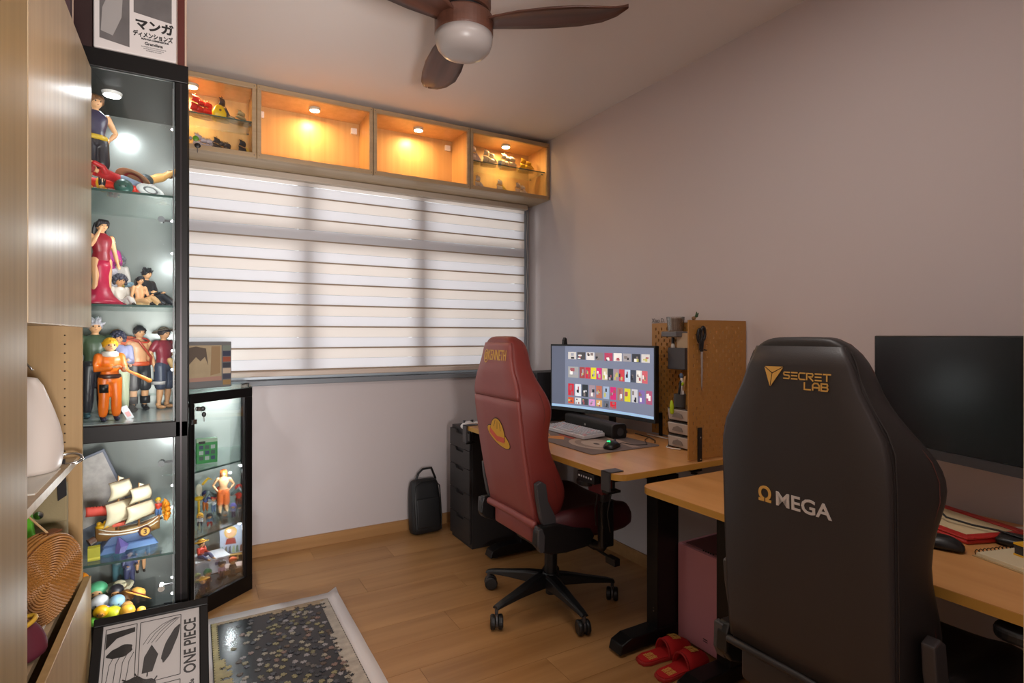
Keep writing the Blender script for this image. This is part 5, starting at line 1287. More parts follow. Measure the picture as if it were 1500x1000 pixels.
    if hat:
        kind, hc_, bc_ = hat
        if kind == 'brim':
            MB().lathe([(.001, .62), (r_ * .5 / r_, .60), (.78, .35), (.95, .05), (.98, -.02), (1.9, -.16), (1.92, -.10), (1.0, .06), (.001, .1)], (0, 0, 0), 24).xf(Matrix.Translation(Vector((HC[0], HC[1] + r_ * .15, HC[2] + r_ * .45))) @ Matrix.Rotation(-.22, 4, 'X') @ Matrix.Scale(r_, 4)).build('hat', cm(hc_, .6), t, smooth=True)
            MB().lathe([(.97, .02), (.99, .0), (.93, .2), (.90, .2)], (0, 0, 0), 24).xf(Matrix.Translation(Vector((HC[0], HC[1] + r_ * .15, HC[2] + r_ * .45))) @ Matrix.Rotation(-.22, 4, 'X') @ Matrix.Scale(r_, 4)).build('hat_band', cm(bc_), t, smooth=True)
        else:
            MB().lathe([(.001, 1.15), (.5, 1.08), (.9, .7), (1.08, .2), (1.1, 0), (.001, .0)], (0, 0, 0), 20).xf(Matrix.Translation(Vector((HC[0], HC[1], HC[2] + r_ * .1))) @ Matrix.Scale(r_, 4)).build('hat', cm(hc_, .6), t, smooth=True)
    if band:
        MB().lathe([(.105, 0), (.108, .012), (.108, .030), (.104, .04)], (0, 0, 0), 18, sy=.78).xf(Matrix.Scale(k * wk * h, 4)).xf(Matrix.Translation(Vector((0, 0, (.535 + dz) * k * h)))).build('belt', cm(band), t, smooth=True, solid=R(.012))
    if stand:
        MB().lathe([(.001, 0), (.16 * h * wk, 0), (.16 * h * wk, .012 * h), (.001, .014 * h)], (0, 0, -.010 * h), 20).build('base_disc', M_blackp, t)
        t.location.z += .012 * h
    return t, (HC, r_, k, wk)
def part(t, name, b, m, smooth=True, **kw): return b.build(name, m, t, smooth=smooth, **kw)

CS, BS, AS, DS, ES = .9455, 1.3665, 1.7705, .4575, .0505
# compartment C (middle, brightest)
f, _ = fig('tall figurine with grey upright hair, dark green vest and black trousers, behind the orange one', (-.325, 2.615, CS), .372, .25, hair=(186, 182, 190), top=(66, 84, 62), bottom=(36, 36, 44), shoes=(56, 84, 92), style='spiky', arms='down', band=(50, 50, 54))
f, (HC, r_, k, wk) = fig('figurine in bright orange jacket and trousers with yellow hair and crossed arms', (-.266, 2.49, CS), .302, .35, hair=(226, 164, 30), top=(224, 108, 22), bottom=(224, 108, 22), shoes=(34, 36, 60), style='short', arms=('cross', 'front'), hr=.082, band=(70, 40, 34))
part(f, 'leg_pouch', MB().box((-.035, -.025, .105), (-.010, -.010, .135)), M_blackp)
part(f, 'collar', MB().lathe([(.020, 0), (.026, .004), (.026, .018), (.020, .022)], (0, 0, .232), 14), cm((226, 220, 210)))
part(f, 'thin_wand', MB().tube([(.03, -.05, .19), (.10, -.09, .145)], [.004, .008], 8), cm((230, 130, 30)))
fig('figurine in pale lilac robe with curly dark hair behind the orange figurine', (-.262, 2.70, CS), .325, .1, hair=(60, 62, 84), top=(168, 170, 212), bottom=(196, 206, 170), shoes=(190, 150, 80), style='curly', arms='front')
fig('small figurine with brown round hair peeping over the lilac robed figurine', (-.275, 2.80, CS), .335, .0, hair=(150, 106, 54), top=(196, 150, 60), bottom=(60, 60, 60), style='short')
f, (HC, r_, k, wk) = fig('bare chested figurine in black shorts and boots with an orange bag on its shoulder', (-.197, 2.765, CS), .350, .55, hair=(34, 34, 38), bottom=(46, 46, 50), shoes=(24, 24, 26), bare=True, shorts=True, style='short', arms=('hips', 'down'), band=(206, 84, 40))
part(f, 'shoulder_bag', MB().loft([[(a * .034 - .055, b * .024 + .02, z) for a, b in ((-1, -1), (1, -1), (1, 1), (-1, 1))] for z in (.255, .262, .300, .308)]), cm((214, 104, 66)), bevel=.006, seg=3)
part(f, 'bag_strap', MB().tube([(-.05, .0, .30), (-.02, -.035, .29), (.03, -.035, .22), (.045, 0, .19)], .005, 8), cm((170, 66, 44)))
part(f, 'necklace', MB().tube([(.03 * math.cos(a), -.012 + .025 * math.sin(a), .292 + .010 * math.sin(a)) for a in [j * PI / 8 for j in range(17)]], .0035, 6), cm((190, 60, 40)))
part(f, 'boot_cuff', MB().cyl((-.024, 0, .03), (-.024, 0, .06), .018, seg=12).cyl((.024, 0, .03), (.024, 0, .06), .018, seg=12), cm((24, 24, 26)))
part(f, 'plinth', MB().prism([(-.11, 0), (-.03, 0), (-.035, .03), (-.10, .03)], 'Y', -.03, .05), M_blackp, smooth=False)
fig('figurine with teal checked scarf and dark clothes behind the bare chested one', (-.238, 2.855, CS), .26, -.2, hair=(190, 160, 70), top=(70, 150, 128), bottom=(30, 60, 56), style='short', arms='out')
f, (HC, r_, k, wk) = fig('figurine in maroon shirt, wide hat and denim shorts at right side of middle shelf', (-.112, 2.80, CS), .345, .9, hair=(60, 54, 56), top=(140, 44, 58), bottom=(64, 72, 92), shoes=(214, 160, 110), shorts=True, style='short', hat=('brim', (150, 134, 112), (90, 80, 76)), arms='back', sleeve='short')
part(f, 'sash', MB().tube([(.0, -.03, .205), (.012, -.04, .17), (.03, -.035, .135)], [.012, .010, .003], 8), cm((220, 180, 120)))
part(f, 'shorts_cuff', MB().cyl((-.024, 0, .105), (-.024, 0, .118), .027, seg=14).cyl((.024, 0, .105), (.024, 0, .118), .027, seg=14), cm((196, 192, 190)))
fig('figurine in pale blue and white at the far left of the middle shelf', (-.385, 2.76, CS), .30, .3, hair=(230, 190, 90), top=(186, 200, 206), bottom=(90, 104, 140), style='spiky')
t = thing('price_tag', 'small clear plastic tag leaning on the middle glass shelf', 'tag', (-.205, 2.52, CS), .3, rx=-.5)
MB().prism([(-.012, 0), (.012, 0), (.012, .055), (-.012, .055)], 'Y', 0, .0012).build('card', mat('tag_clear', rgb(206, 208, 212), .2), t, rot=(0, -.35, 0))
MB().prism([(-.007, .010), (.007, .010), (.007, .03), (-.007, .03)], 'Y', -.0008, -.0001).build('print', mat('tag_pink', rgb(210, 150, 150), .5), t, rot=(0, -.35, 0))

# compartment B
f, (HC, r_, k, wk) = fig('figurine in a long flared crimson dress with long black hair', (-.292, 2.50, BS), .31, .6, hair=(34, 28, 34), top=(140, 24, 40), bottom=(176, 22, 64), dress=True, style='long', arms=('face', 'down'), sleeve=False)
fig('figurine in pink and lilac coat with silver hair behind the crimson dress', (-.292, 2.68, BS), .27, .3, hair=(200, 196, 196), top=(196, 60, 150), bottom=(206, 200, 210), style='spiky', arms='front')
fig('figurine seated low in black and white ruffles beside the crimson dress', (-.245, 2.58, BS), .20, .4, hair=(70, 70, 84), top=(214, 206, 196), bottom=(214, 208, 204), pose='sit', style='curly', hr=.10)
fig('small figurine in white and yellow standing behind the ruffled seated one', (-.262, 2.72, BS), .21, .2, hair=(120, 120, 130), top=(214, 206, 200), bottom=(206, 176, 90), style='curly', hr=.09)
f, _ = fig('seated figurine with long black hair and tan outfit on the second shelf', (-.180, 2.56, BS), .205, .75, hair=(30, 28, 32), top=(206, 164, 116), bottom=(206, 164, 116), pose='sit', style='long', arms=('down', 'front'), bare=True)
fig('figurine with spiky black hair and dark jacket right behind the seated long haired one', (-.165, 2.66, BS), .275, .9, hair=(32, 30, 32), top=(44, 42, 44), bottom=(40, 40, 46), pose='sit', style='spiky', arms='front')
fig('little figurine with pale blue cap between the ruffled and the long haired figurines', (-.222, 2.72, BS), .10, 0, hair=(150, 180, 196), top=(96, 104, 124), bottom=(200, 150, 160), style='curly', hr=.16)

# compartment A: one standing figure and a heap of small toys
f, _ = fig('tall figurine in navy and yellow top with striped leggings on the top shelf', (-.305, 2.46, AS), .34, .5, hair=(120, 80, 50), top=(58, 52, 78), bottom=(40, 36, 44), shoes=(196, 140, 60), shorts=True, style='bob', arms='hips', sleeve=False, band=(206, 170, 50))
part(f, 'legging', MB().tube([(.019, 0, .145), (.021, -.004, .09), (.0225, .004, .03)], [.0165, .0145, .010], 10), cm((40, 36, 40)))
def toy_hat(label, loc, r, hc_, bc_, rx=0, ry=0, cowboy=False):
    t = thing('toy_hat', label, 'hat', loc, 0, rx=rx, ry=ry)
    if cowboy:
        secs = []
        for rr_, z in ((.001, .55), (.35, .62), (.55, .55), (.62, .2), (.66, .06), (1.25, .0), (1.26, -.05), (.001, -.02)):
            secs.append([(rr_ * math.cos(a), rr_ * .8 * math.sin(a), z + (.30 * abs(math.cos(a)) ** 3 if rr_ > 1 else 0) - (.14 * (1 - abs(math.sin(a))) if z > .5 else 0)) for a in [2 * PI * j / 24 for j in range(24)]])
        MB().loft(secs).xf(Matrix.Scale(r, 4)).build('crown', cm(hc_, .6), t, smooth=True)
    else:
        MB().lathe([(.001, .62), (.35, .60), (.55, .42), (.66, .10), (.68, .04), (1.25, -.04), (1.26, .0), (.7, .08), (.001, .05)], (0, 0, 0), 28).xf(Matrix.Scale(r, 4)).build('crown', cm(hc_, .6), t, smooth=True)
    MB().lathe([(.69, .07), (.70, .06), (.66, .2), (.64, .2)], (0, 0, 0), 24, sy=.8 if cowboy else 1).xf(Matrix.Scale(r, 4)).build('hat_band', cm(bc_), t, smooth=True)
    return t
def toy_ball(label, loc, r, c, c2=None, name='toy', cat='toy', flat=.9, hairk='short'):
    t = thing(name, label, cat, loc)
    MB().ball((0, 0, r * flat), (r, r, r * flat), 18, 12).build('toy_body', cm(c), t, smooth=True)
    if c2: MB().ball((0, -r * .35, r * .75), (r * .72, r * .75, r * .62), 14, 9).build('toy_face', cm(c2), t, smooth=True)
    for sg in (-1, 1):
        MB().ball((sg * r * .3, -r * 1.03 if c2 else -r * .94, r * .8), r * .09, 8, 5).build('eye', M_ink, t, smooth=True)
    return t
toy_ball('dark green round headed toy lying at front of top shelf', (-.222, 2.46, AS), .030, (48, 86, 78))
f, _ = fig('figurine lying down in red coat with yellow belt on the top shelf', (-.165, 2.50, AS + .030), .25, 1.3, hair=(60, 30, 30), top=(206, 48, 34), bottom=(206, 48, 34), shoes=(190, 40, 30), arms='out', band=(230, 170, 30), lie=-1.45)
toy_hat('white bowler shaped toy hat at the right end of the top shelf', (-.140, 2.46, AS + .022), .036, (214, 208, 208), (120, 116, 120), rx=-.3, ry=.25)
toy_hat('brown straw toy hat with red band at the back of the top shelf', (-.200, 2.56, AS + .080), .048, (170, 124, 92), (150, 40, 50), rx=-.4, ry=.35)
toy_ball('dark toy head with pale green curls behind the brown straw hat', (-.165, 2.60, AS + .065), .028, (70, 80, 84))
f, _ = fig('figurine reclining in red and slate blue behind the white toy hat', (-.135, 2.56, AS + .035), .24, 2.2, hair=(150, 40, 40), top=(190, 40, 46), bottom=(130, 146, 168), arms='up', lie=-1.4)
f, _ = fig('tan figurine with outstretched arm beside the brown straw hat', (-.262, 2.60, AS + .045), .24, -1.1, hair=(140, 90, 60), top=(226, 170, 100), bottom=(150, 104, 74), arms='up', lie=-1.1)
fig('small figurine in red and white frills at the back left of the top shelf', (-.262, 2.54, AS), .10, .3, hair=(150, 40, 50), top=(206, 180, 180), bottom=(170, 40, 60), pose='sit', style='curly', hr=.12)
t = toy_hat('small grey cap toy with cream trim at the far right of the top shelf', (-.105, 2.60, AS + .006), .018, (150, 140, 132), (206, 180, 140))

# ============================================================ MODEL SHIPS
def ship(label, loc, rz, L, hull, deck, sail, sail2=None, n=2, trim=(210, 200, 180), group=None, big=False, mast=None, jib=True, brace=-1.05):
    if loc[2] > 2: L *= 1.22; rz = .25 if rz > 0 else -.25
    t = thing('model_ship', label, 'model ship', loc, rz, group)
    H = L * .17; Bm = L * .15
    secs = []
    for j in range(13):
        u = -1 + 2 * j / 12; x = u * L * .5
        w = Bm * (1 - abs(u) ** 2.4 * .92) ; sheer = H * (1 + .75 * abs(u) ** 2.5); keel = H * .5 * max(0, abs(u) - .5) ** 1.2
        if u < 0: w = Bm * (1 - abs(u) ** 3 * .55)
        ring = [(x, w * math.cos(a) * (1.0 if abs(math.sin(a)) < .7 else .9), sheer + (keel - sheer) * max(0, math.sin(a)) ** .8) for a in [PI * i / 10 for i in range(11)]]
        secs.append(ring)
    MB().loft(secs).build('hull', cm(hull), t, smooth=True)
    MB().box((-L * .40, -Bm * .75, H * .98), (L * .34, Bm * .75, H * 1.03)).build('deck', cm(deck), t)
    for zf, th in ((.98, .010), (.70, .012)):
        tr = MB()
        for sg in (-1, 1):
            pts = []
            for j in range(11):
                u = -.92 + 1.84 * j / 10; w = Bm * ((1 - abs(u) ** 2.4 * .92) if u > 0 else (1 - abs(u) ** 3 * .55))
                pts.append((u * L * .5, sg * (w * (1.0 if zf > .8 else .97)), H * (1 + .75 * abs(u) ** 2.5) * zf))
            tr.tube(pts, L * th, 6)
        tr.build('rail', cm(trim), t, smooth=True)
    MB().box((-L * .42, -Bm * .6, H * 1.0), (-L * .22, Bm * .6, H * 1.75)).build('stern_cabin', cm(hull), t, bevel=L * .01)
    MB().tube([(L * .44, 0, H * 1.3), (L * .66, 0, H * 2.0)], [L * .014, L * .006], 8).build('bowsprit', cm(deck), t, smooth=True)
    mz = mast or L * .85
    xs_ = {1: (0.02,), 2: (-.16, .16), 3: (-.26, 0.0, .24)}[n]
    for i, xf in enumerate(xs_):
        mh = mz * (1 if i == 0 else .84)
        MB().tube([(xf * L, 0, H * .9), (xf * L, 0, mh)], [L * .020, L * .012], 8).build('mast', cm((150, 110, 66)), t, smooth=True)
        MB().cyl((xf * L, 0, mh * .86), (xf * L, 0, mh * .91), L * .03, L * .035, 10).build('crow_nest', cm(deck), t)
        MB().prism([(xf * L, mh * .94), (xf * L + L * .09, mh * .96), (xf * L, mh * 1.0)], 'Y', -L * .003, L * .003).build('flag', cm((sail2 or sail)), t)
        ns = 2 if big else 2
        c = sail if (i % 2 == 0 or not sail2) else sail2
        for s_i, (za, zb, wf) in enumerate(((H * 1.75, mh * .60, .30), (mh * .65, mh * .92, .22))):
            g = MB(); v = []; f = []; NN = 9
            for a in range(NN + 1):
                for b in range(7):
                    uu = -1 + 2 * a / NN; vv = b / 6
                    bul = (1 - uu * uu * .6) * math.sin(vv * PI) * L * .14
                    v.append((xf * L + L * .02 + bul + (L * .006 * math.sin(a * PI) if 0 else 0), uu * L * wf * (1 - .12 * vv), za + (zb - za) * vv))
            for a in range(NN):
                for b in range(6): k0 = a * 7 + b; f.append((k0, k0 + 1, k0 + 8, k0 + 7))
            ce, se = math.cos(brace), math.sin(brace); v = [(xf * L + (a_x - xf * L) * ce - a_y * se, (a_x - xf * L) * se + a_y * ce, a_z) for a_x, a_y, a_z in v]
            g.add(v, f); sl = g.build('sail', cm(c, .6), t, smooth=True, solid=L * .012)
            for zz in (za, zb):
                hw_ = L * wf * (1.04 if zz == za else .92)
                MB().cyl((xf * L + hw_ * se + L * .015, -hw_ * ce, zz), (xf * L - hw_ * se + L * .015, hw_ * ce, zz), L * .010, seg=8).build('yard', cm((130, 92, 56)), sl)
    if jib:
        MB().prism([(L * .22, H * 1.4), (L * .60, H * 1.95), (L * .24, mz * .66)], 'Y', -L * .006, L * .006).build('jib', cm(sail2 or sail, .6), t)
    return t
# big ship in the tall cabinet
t = ship('large cream sailed model ship with orange sun shaped bow ornament in lower glass cabinet', (-.215, 2.56, DS + .035), .28, .205, (150, 108, 60), (206, 176, 120), (214, 200, 170), (222, 208, 178), 2, (226, 220, 206), big=True, mast=.235, jib=False)
MB().prism([(-.085, -.012), (.075, -.012), (.05, .02), (-.06, .02)], 'Y', -.028, .028).build('display_keel', cm((90, 110, 150)), t, bevel=.003)
MB().prism([(-.10, -.036), (.09, -.036), (.075, -.012), (-.085, -.012)], 'Y', -.045, .045).build('display_base', cm((84, 112, 160)), t, bevel=.004)
pet = MB()
for j in range(9):
    a = 2 * PI * j / 9
    pet.tube([(.0, .014 * math.cos(a), .014 * math.sin(a)), (.004, .030 * math.cos(a), .030 * math.sin(a)), (-.002, .044 * math.cos(a), .044 * math.sin(a))], [.009, .010, .001], 6, False)
pet.xf(Matrix.Translation(Vector((.122, 0, .075)))).build('bow_ornament', cm((232, 140, 20)), t, smooth=True)
MB().ball((.126, 0, .075), (.012, .018, .018)).build('ornament_centre', cm((236, 176, 40)), t, smooth=True)
MB().lathe([(.001, -.0045), (.019, -.0045), (.021, 0), (.001, .0)], (.045, -.0335, .018), 24, 'Y').build('roundel_rim', cm((84, 40, 32)), t)
MB().lathe([(.001, -.001), (.015, -.001), (.015, 0), (.001, 0)], (.045, -.0385, .018), 24, 'Y').build('roundel', cm((196, 150, 70)), t)
g = text_geo('3', .026, .0004, .0006); map_v(g, lambda u, v, w: (.045 + u, -.0398 - w, .009 + v)); g.build('lettering', cm((84, 40, 32)), t)
rs = MB(); v = []; f = []
for a in range(9):
    for b in range(5): v.append((-.135 + .065 * a / 8, -.02 - .010 * math.sin(b / 4 * PI), .11 + .035 * b / 4 - .008 * a / 8))
for a in range(8):
    for b in range(4): k0 = a * 5 + b; f.append((k0, k0 + 1, k0 + 6, k0 + 5))
MB().add(v, f).build('red_sail', cm((206, 70, 56), .6), t, smooth=True, solid=.002)
for a in range(7): MB().cyl((-.131 + a * .0095, -.0225, .11), (-.131 + a * .0095, -.0225, .144), .0009, seg=6).build('batten', M_ink, t)
MB().box((-.055, -.020, .052), (-.012, .020, .064)).build('deck_house', cm((206, 84, 66)), t, bevel=.002)
MB().cyl((-.105, -.012, .020), (-.125, -.016, .012), .013, .015, 16).build('stern_barrel', cm((96, 66, 52)), t)
MB().ball((-.085, -.02, .065), (.022, .016, .010)).ball((-.095, -.02, .076), (.008, .008, .008)).ball((-.075, -.02, .076), (.008, .008, .008)).build('deck_garden', cm((222, 170, 30)), t, smooth=True)
t = thing('picture_map', 'grey folder printed with a pale busy map leaning in the lower cabinet', 'poster', (-.225, 2.73, DS), .25, ry=-.36)
bx('folder', (-.15, 0, 0), (.045, .012, .36), mat('folder_grey', rgb(96, 100, 116), .4), t, bevel=.002)
bx('print', (-.14, -.0015, .10), (.035, 0, .35), mat('map_print', rgb(176, 168, 164), .5, noise=.35, nscale=40), t)
t = thing('small_box', 'small yellow green cardboard box at the front of the lower cabinet shelf', 'box', (-.305, 2.46, DS), .1)
bx('carton', (-.022, -.01, 0), (.014, .02, .046), cm((186, 178, 50)), t, bevel=.001); bx('label', (-.021, -.0112, .006), (.013, -.01, .012), cm((226, 214, 80)), t)
t = thing('purple_gem_toy', 'purple and clear angular toy lying under the big model ship', 'toy', (-.235, 2.50, DS), .5)
MB().loft([[(.018 * math.cos(a), .014 * math.sin(a), 0) for a in [j * PI / 3 for j in range(6)]], [(.022 * math.cos(a) + .006, .016 * math.sin(a), .022) for a in [j * PI / 3 for j in range(6)]], [(.002 * math.cos(a) - .006, .002 * math.sin(a), .055) for a in [j * PI / 3 for j in range(6)]]]).build('toy_body', cm((96, 84, 150)), t)
fig('tiny figurine in red and yellow beside the bow of the big ship', (-.125, 2.66, DS + .06), .085, 0, hair=(220, 180, 40), top=(206, 60, 40), bottom=(90, 120, 170), style='short', hr=.13, stand=True)

EZ = ES + .058
# compartment E: heap of toy heads and hats
toy_ball('toy head with mint green hair in the bottom compartment', (-.325, 2.68, EZ + .13), .034, (96, 190, 138), (222, 170, 120))
toy_ball('fluffy white toy in the bottom compartment at the left', (-.305, 2.57, EZ + .125), .030, (226, 224, 228), None)
toy_ball('orange yellow toy head at the front left of the bottom compartment', (-.290, 2.47, EZ + .135), .024, (240, 176, 20), (226, 150, 60))
toy_ball('lime yellow toy head with pale blue cap at the front of the bottom compartment', (-.258, 2.485, EZ + .105), .031, (206, 206, 40), None)
toy_ball('pale blue capped toy behind the lime yellow toy head', (-.250, 2.545, EZ + .13), .026, (140, 176, 200), None)
toy_ball('golden yellow toy head at front centre of the bottom compartment', (-.212, 2.475, EZ + .115), .025, (218, 156, 50), (226, 166, 90))
toy_ball('small golden toy with paws at the front of the bottom compartment', (-.170, 2.48, EZ + .115), .015, (214, 160, 60), None)
toy_hat('straw toy hat with dark red band in the bottom compartment', (-.190, 2.58, EZ + .15), .042, (206, 150, 66), (120, 50, 30), rx=-.35, ry=.5)
toy_hat('cream cowboy toy hat in the bottom compartment', (-.255, 2.68, EZ + .155), .038, (196, 186, 156), (150, 130, 100), rx=.35, cowboy=True)
toy_ball('toy head with black hair under the cream cowboy hat', (-.262, 2.64, EZ + .135), .026, (44, 42, 48), (222, 160, 100))
toy_ball('brown haired toy head behind the straw toy hat', (-.228, 2.61, EZ + .115), .028, (150, 100, 50), (222, 170, 120))
f, _ = fig('figurine in teal coat standing at the back of the bottom compartment', (-.265, 2.80, EZ + .10), .22, .3, hair=(60, 90, 96), top=(84, 140, 146), bottom=(70, 110, 120), style='wild', arms='out', hr=.09)
fig('figurine in navy suit with pale blue cape beside the teal one', (-.228, 2.74, EZ + .12), .16, .4, hair=(40, 44, 60), top=(70, 76, 110), bottom=(56, 60, 92), style='short', arms='front', hr=.09)
fig('figurine with white curls and grey dress at the right of the bottom compartment', (-.195, 2.82, EZ + .15), .17, .2, hair=(226, 214, 216), top=(120, 140, 150), bottom=(110, 130, 136), style='curly', hr=.11, skirt=True)
toy_ball('orange toy at the far left of the bottom compartment', (-.37, 2.62, EZ + .21), .026, (240, 140, 20), None)
bx_ = tag(bx('toy_riser', (-.40, 2.435, ES), (-.145, 2.66, EZ + .113), M_glass), 'clear riser block under the toys in the bottom compartment', 'riser')
tag(bx('toy_riser', (-.40, 2.665, ES), (-.145, 2.87, EZ + .10), M_glass), 'upper clear riser step at the back of the bottom compartment', 'riser')

toy_ball('small lilac toy head beside the white fluffy toy', (-.283, 2.53, EZ + .12), .018, (150, 140, 190), (222, 170, 130))
toy_ball('small green toy head at the very front of the bottom compartment', (-.31, 2.455, EZ + .115), .018, (110, 190, 60), None)
toy_ball('small tan toy between the straw hat and the golden toy head', (-.218, 2.53, EZ + .115), .020, (196, 140, 80), None)
# low corner cabinet contents
def lcp(u, n, z): # u along the door from its left end, n inward
    v_ = Vector((P0[0], P0[1], 0)) + du * u - dn * n; return (v_.x, v_.y, z)
RZD = math.atan2(du.y, du.x)
t = thing('card_box', 'small bright green printed box on the top glass shelf of the corner cabinet', 'box', (.055, 3.04, .6455), .12)
bx('carton', (-.045, 0, 0), (.045, .03, .118), cm((36, 150, 66)), t, bevel=.002)
bx('header', (-.045, -.001, .100), (.045, 0, .118), cm((170, 196, 170)), t); bx('label', (-.036, -.0016, .094), (-.008, -.0008, .106), M_ink, t)
for i in range(3):
    for j in range(3): bx('picture_tile', (-.034 + i * .025, -.0014, .016 + j * .026), (-.016 + i * .025, 0, .034 + j * .026), cm([(60, 90, 80), (180, 196, 190), (40, 60, 96)][(i + j) % 3]), t)
S2, S3 = .3455, .0805
f, _ = fig('tallest figurine with orange hair and bare midriff on the middle shelf of the corner cabinet', (.130, 3.17, S2), .235, -.1, hair=(226, 110, 40), top=(226, 190, 150), bottom=(226, 110, 50), shoes=(40, 50, 50), style='long', arms='hips', bare=True, shorts=True)
MB().tube([(-.04, .02, .10), (-.07, .02, .12), (-.085, .0, .09)], [.01, .014, .004], 8).tube([(.04, .02, .10), (.075, .02, .125), (.09, .0, .10)], [.01, .014, .004], 8).build('boots_prop', cm((60, 70, 70)), f, smooth=True)
small = [(293, 770, .072, (240, 180, 60), (200, 200, 206), (70, 70, 80), 'little figurine in white and grey at the left front of the corner cabinet shelf'),
         (313, 750, .085, (200, 60, 50), (214, 214, 220), (90, 110, 150), 'little figurine in white shirt and red cap on the corner cabinet shelf'),
         (307, 770, .070, (60, 60, 70), (96, 130, 160), (190, 50, 50), 'little blue figurine with red feet at the front of the corner cabinet shelf'),
         (331, 752, .078, (140, 70, 44), (150, 60, 44), (120, 90, 70), 'little figurine in rust brown on the corner cabinet shelf'),
         (330, 766, .066, (170, 160, 150), (140, 130, 126), (110, 100, 96), 'little stone grey figurine at the front of the corner cabinet shelf'),
         (342, 758, .070, (120, 110, 190), (150, 146, 190), (90, 60, 80), 'little lilac figurine on the corner cabinet shelf'),
         (351, 757, .060, (90, 86, 90), (130, 126, 130), (100, 96, 100), 'little dark grey figurine near the right post of the corner cabinet'),
         (350, 744, .125, (200, 50, 40), (206, 60, 40), (110, 60, 40), 'red figurine with brown cuffs near the right post of the corner cabinet'),
         (321, 743, .110, (206, 56, 40), (190, 176, 170), (60, 70, 70), 'figurine in grey and red to the left of the orange haired one'),
         (301, 748, .105, (50, 54, 110), (70, 80, 150), (206, 110, 40), 'navy blue figurine standing at the back left of the corner cabinet shelf')]
for u, n_, h_, hc_, tc_, bc_, lb in small:
    fig(lb, at(u, n_, z=S2), h_, rr.uniform(-.5, .7), hair=hc_, top=tc_, bottom=bc_, shoes=bc_, style='curly' if n_ > 756 else 'short', hr=.16, pose='crouch' if n_ > 764 else 'stand', arms='front' if n_ > 750 else 'out')
t = thing('yellow_bird_toy', 'yellow and white toy on a yellow foot at back left of the corner cabinet shelf', 'toy', (.022, 3.26, S2), .3)
MB().ball((0, 0, .125), (.016, .014, .028)).tube([(0, 0, .12), (0, 0, .08)], [.006, .004], 8).build('toy_body', cm((224, 214, 190)), t, smooth=True)
MB().ball((0, 0, .08), (.022, .018, .012)).tube([(.02, 0, .15), (.045, 0, .175), (.062, 0, .165)], [.007, .006, .002], 8).cyl((0, 0, 0), (0, 0, .08), .006, seg=8).build('yellow_parts', cm((226, 176, 20)), t, smooth=True)
t = thing('white_storage_box', 'white translucent lidded box on the floor of the corner cabinet', 'box', (.070, 3.16, S3), .25)
MB().box((-.075, -.045, 0), (.075, .07, .068)).build('box_body', cm((206, 208, 220)), t, bevel=.006); MB().box((-.079, -.049, .068), (.079, .074, .077)).build('lid', cm((222, 222, 230)), t, bevel=.004)
bx('label', (.01, -.0465, .040), (.045, -.045, .055), cm((90, 96, 130)), t)
f, _ = fig('seated figurine in red and yellow with a straw hat on top of the white box', (.032, 3.15, S3 + .0775), .15, .7, hair=(50, 36, 30), top=(190, 50, 36), bottom=(70, 84, 130), shoes=(206, 150, 90), pose='sit', style='short', hat=('brim', (226, 168, 50), (170, 40, 30)), hr=.12, arms='front')
t = thing('easel_picture', 'small canvas picture on a wooden easel at the back of the corner cabinet', 'picture', (.172, 3.25, S3 + .002), .0, rx=-.10)
bx('canvas', (-.055, 0, .035), (.055, .010, .19), cm((176, 186, 206)), t, bevel=.001)
MB().prism(blob(-.005, .145, .030, .030, 2, .05), 'Y', -.002, 0).build('painted_shape', cm((206, 166, 70)), t)
MB().prism(blob(-.005, .142, .022, .022, 4, .05), 'Y', -.003, -.002).build('painted_shape', cm((220, 170, 130)), t)
MB().prism([(-.03, .085), (.022, .085), (.015, .115), (-.022, .115)], 'Y', -.002, 0).build('painted_shape', cm((150, 50, 44)), t)
for j in range(6): MB().prism([(-.052 + j * .0175, .040), (-.037 + j * .0175, .040), (-.040 + j * .0175, .078), (-.048 + j * .0175, .07)], 'Y', -.002, 0).build('painted_shape', cm([(60, 130, 110), (90, 90, 70), (40, 60, 90), (150, 170, 120), (60, 100, 80), (110, 70, 60)][j]), t)
MB().box((-.05, -.014, .026), (.05, .012, .034)).box((-.032, .0, .0), (-.024, .008, .03)).box((.024, 0, .0), (.032, .008, .03)).build('easel', mat('easel_wood', rgb(206, 160, 90), .6), t, bevel=.001)
t = thing('toy_bed', 'low brown and pink box lying at the right of the corner cabinet floor', 'box', (.185, 3.09, S3), .1)
bx('box_body', (-.065, -.02, 0), (.04, .045, .022), cm((120, 84, 60)), t, bevel=.003); bx('box_top', (-.060, -.018, .022), (.036, .042, .034), cm((196, 170, 160)), t, bevel=.003)
dl = [(297, 871, .082, (206, 150, 60), (60, 56, 84), (44, 44, 70), 'doll with straw hat and navy coat on a black disc in the corner cabinet', ('brim', (214, 160, 60), (150, 50, 40))),
      (304, 861, .088, (50, 130, 76), (96, 50, 50), (70, 44, 44), 'doll with dark green hair on a black disc in the corner cabinet', None),
      (325, 846, .085, (50, 44, 50), (206, 160, 180), (90, 70, 80), 'doll with dark hair and pink coat on a black disc in the corner cabinet', None),
      (341, 842, .088, (214, 90, 40), (90, 70, 70), (80, 80, 84), 'doll with orange hair on a black disc in the corner cabinet', None),
      (289, 862, .07, (150, 160, 60), (140, 150, 70), (80, 70, 60), 'olive green doll half hidden by the left post of the corner cabinet', None)]
for u, n_, h_, hc_, tc_, bc_, lb, ht in dl:
    fig(lb, at(u, n_, z=S3), h_, .3, hair=hc_, top=tc_, bottom=bc_, shoes=(40, 36, 36), style='bob', hr=.20, stand=True, hat=ht, arms='down')

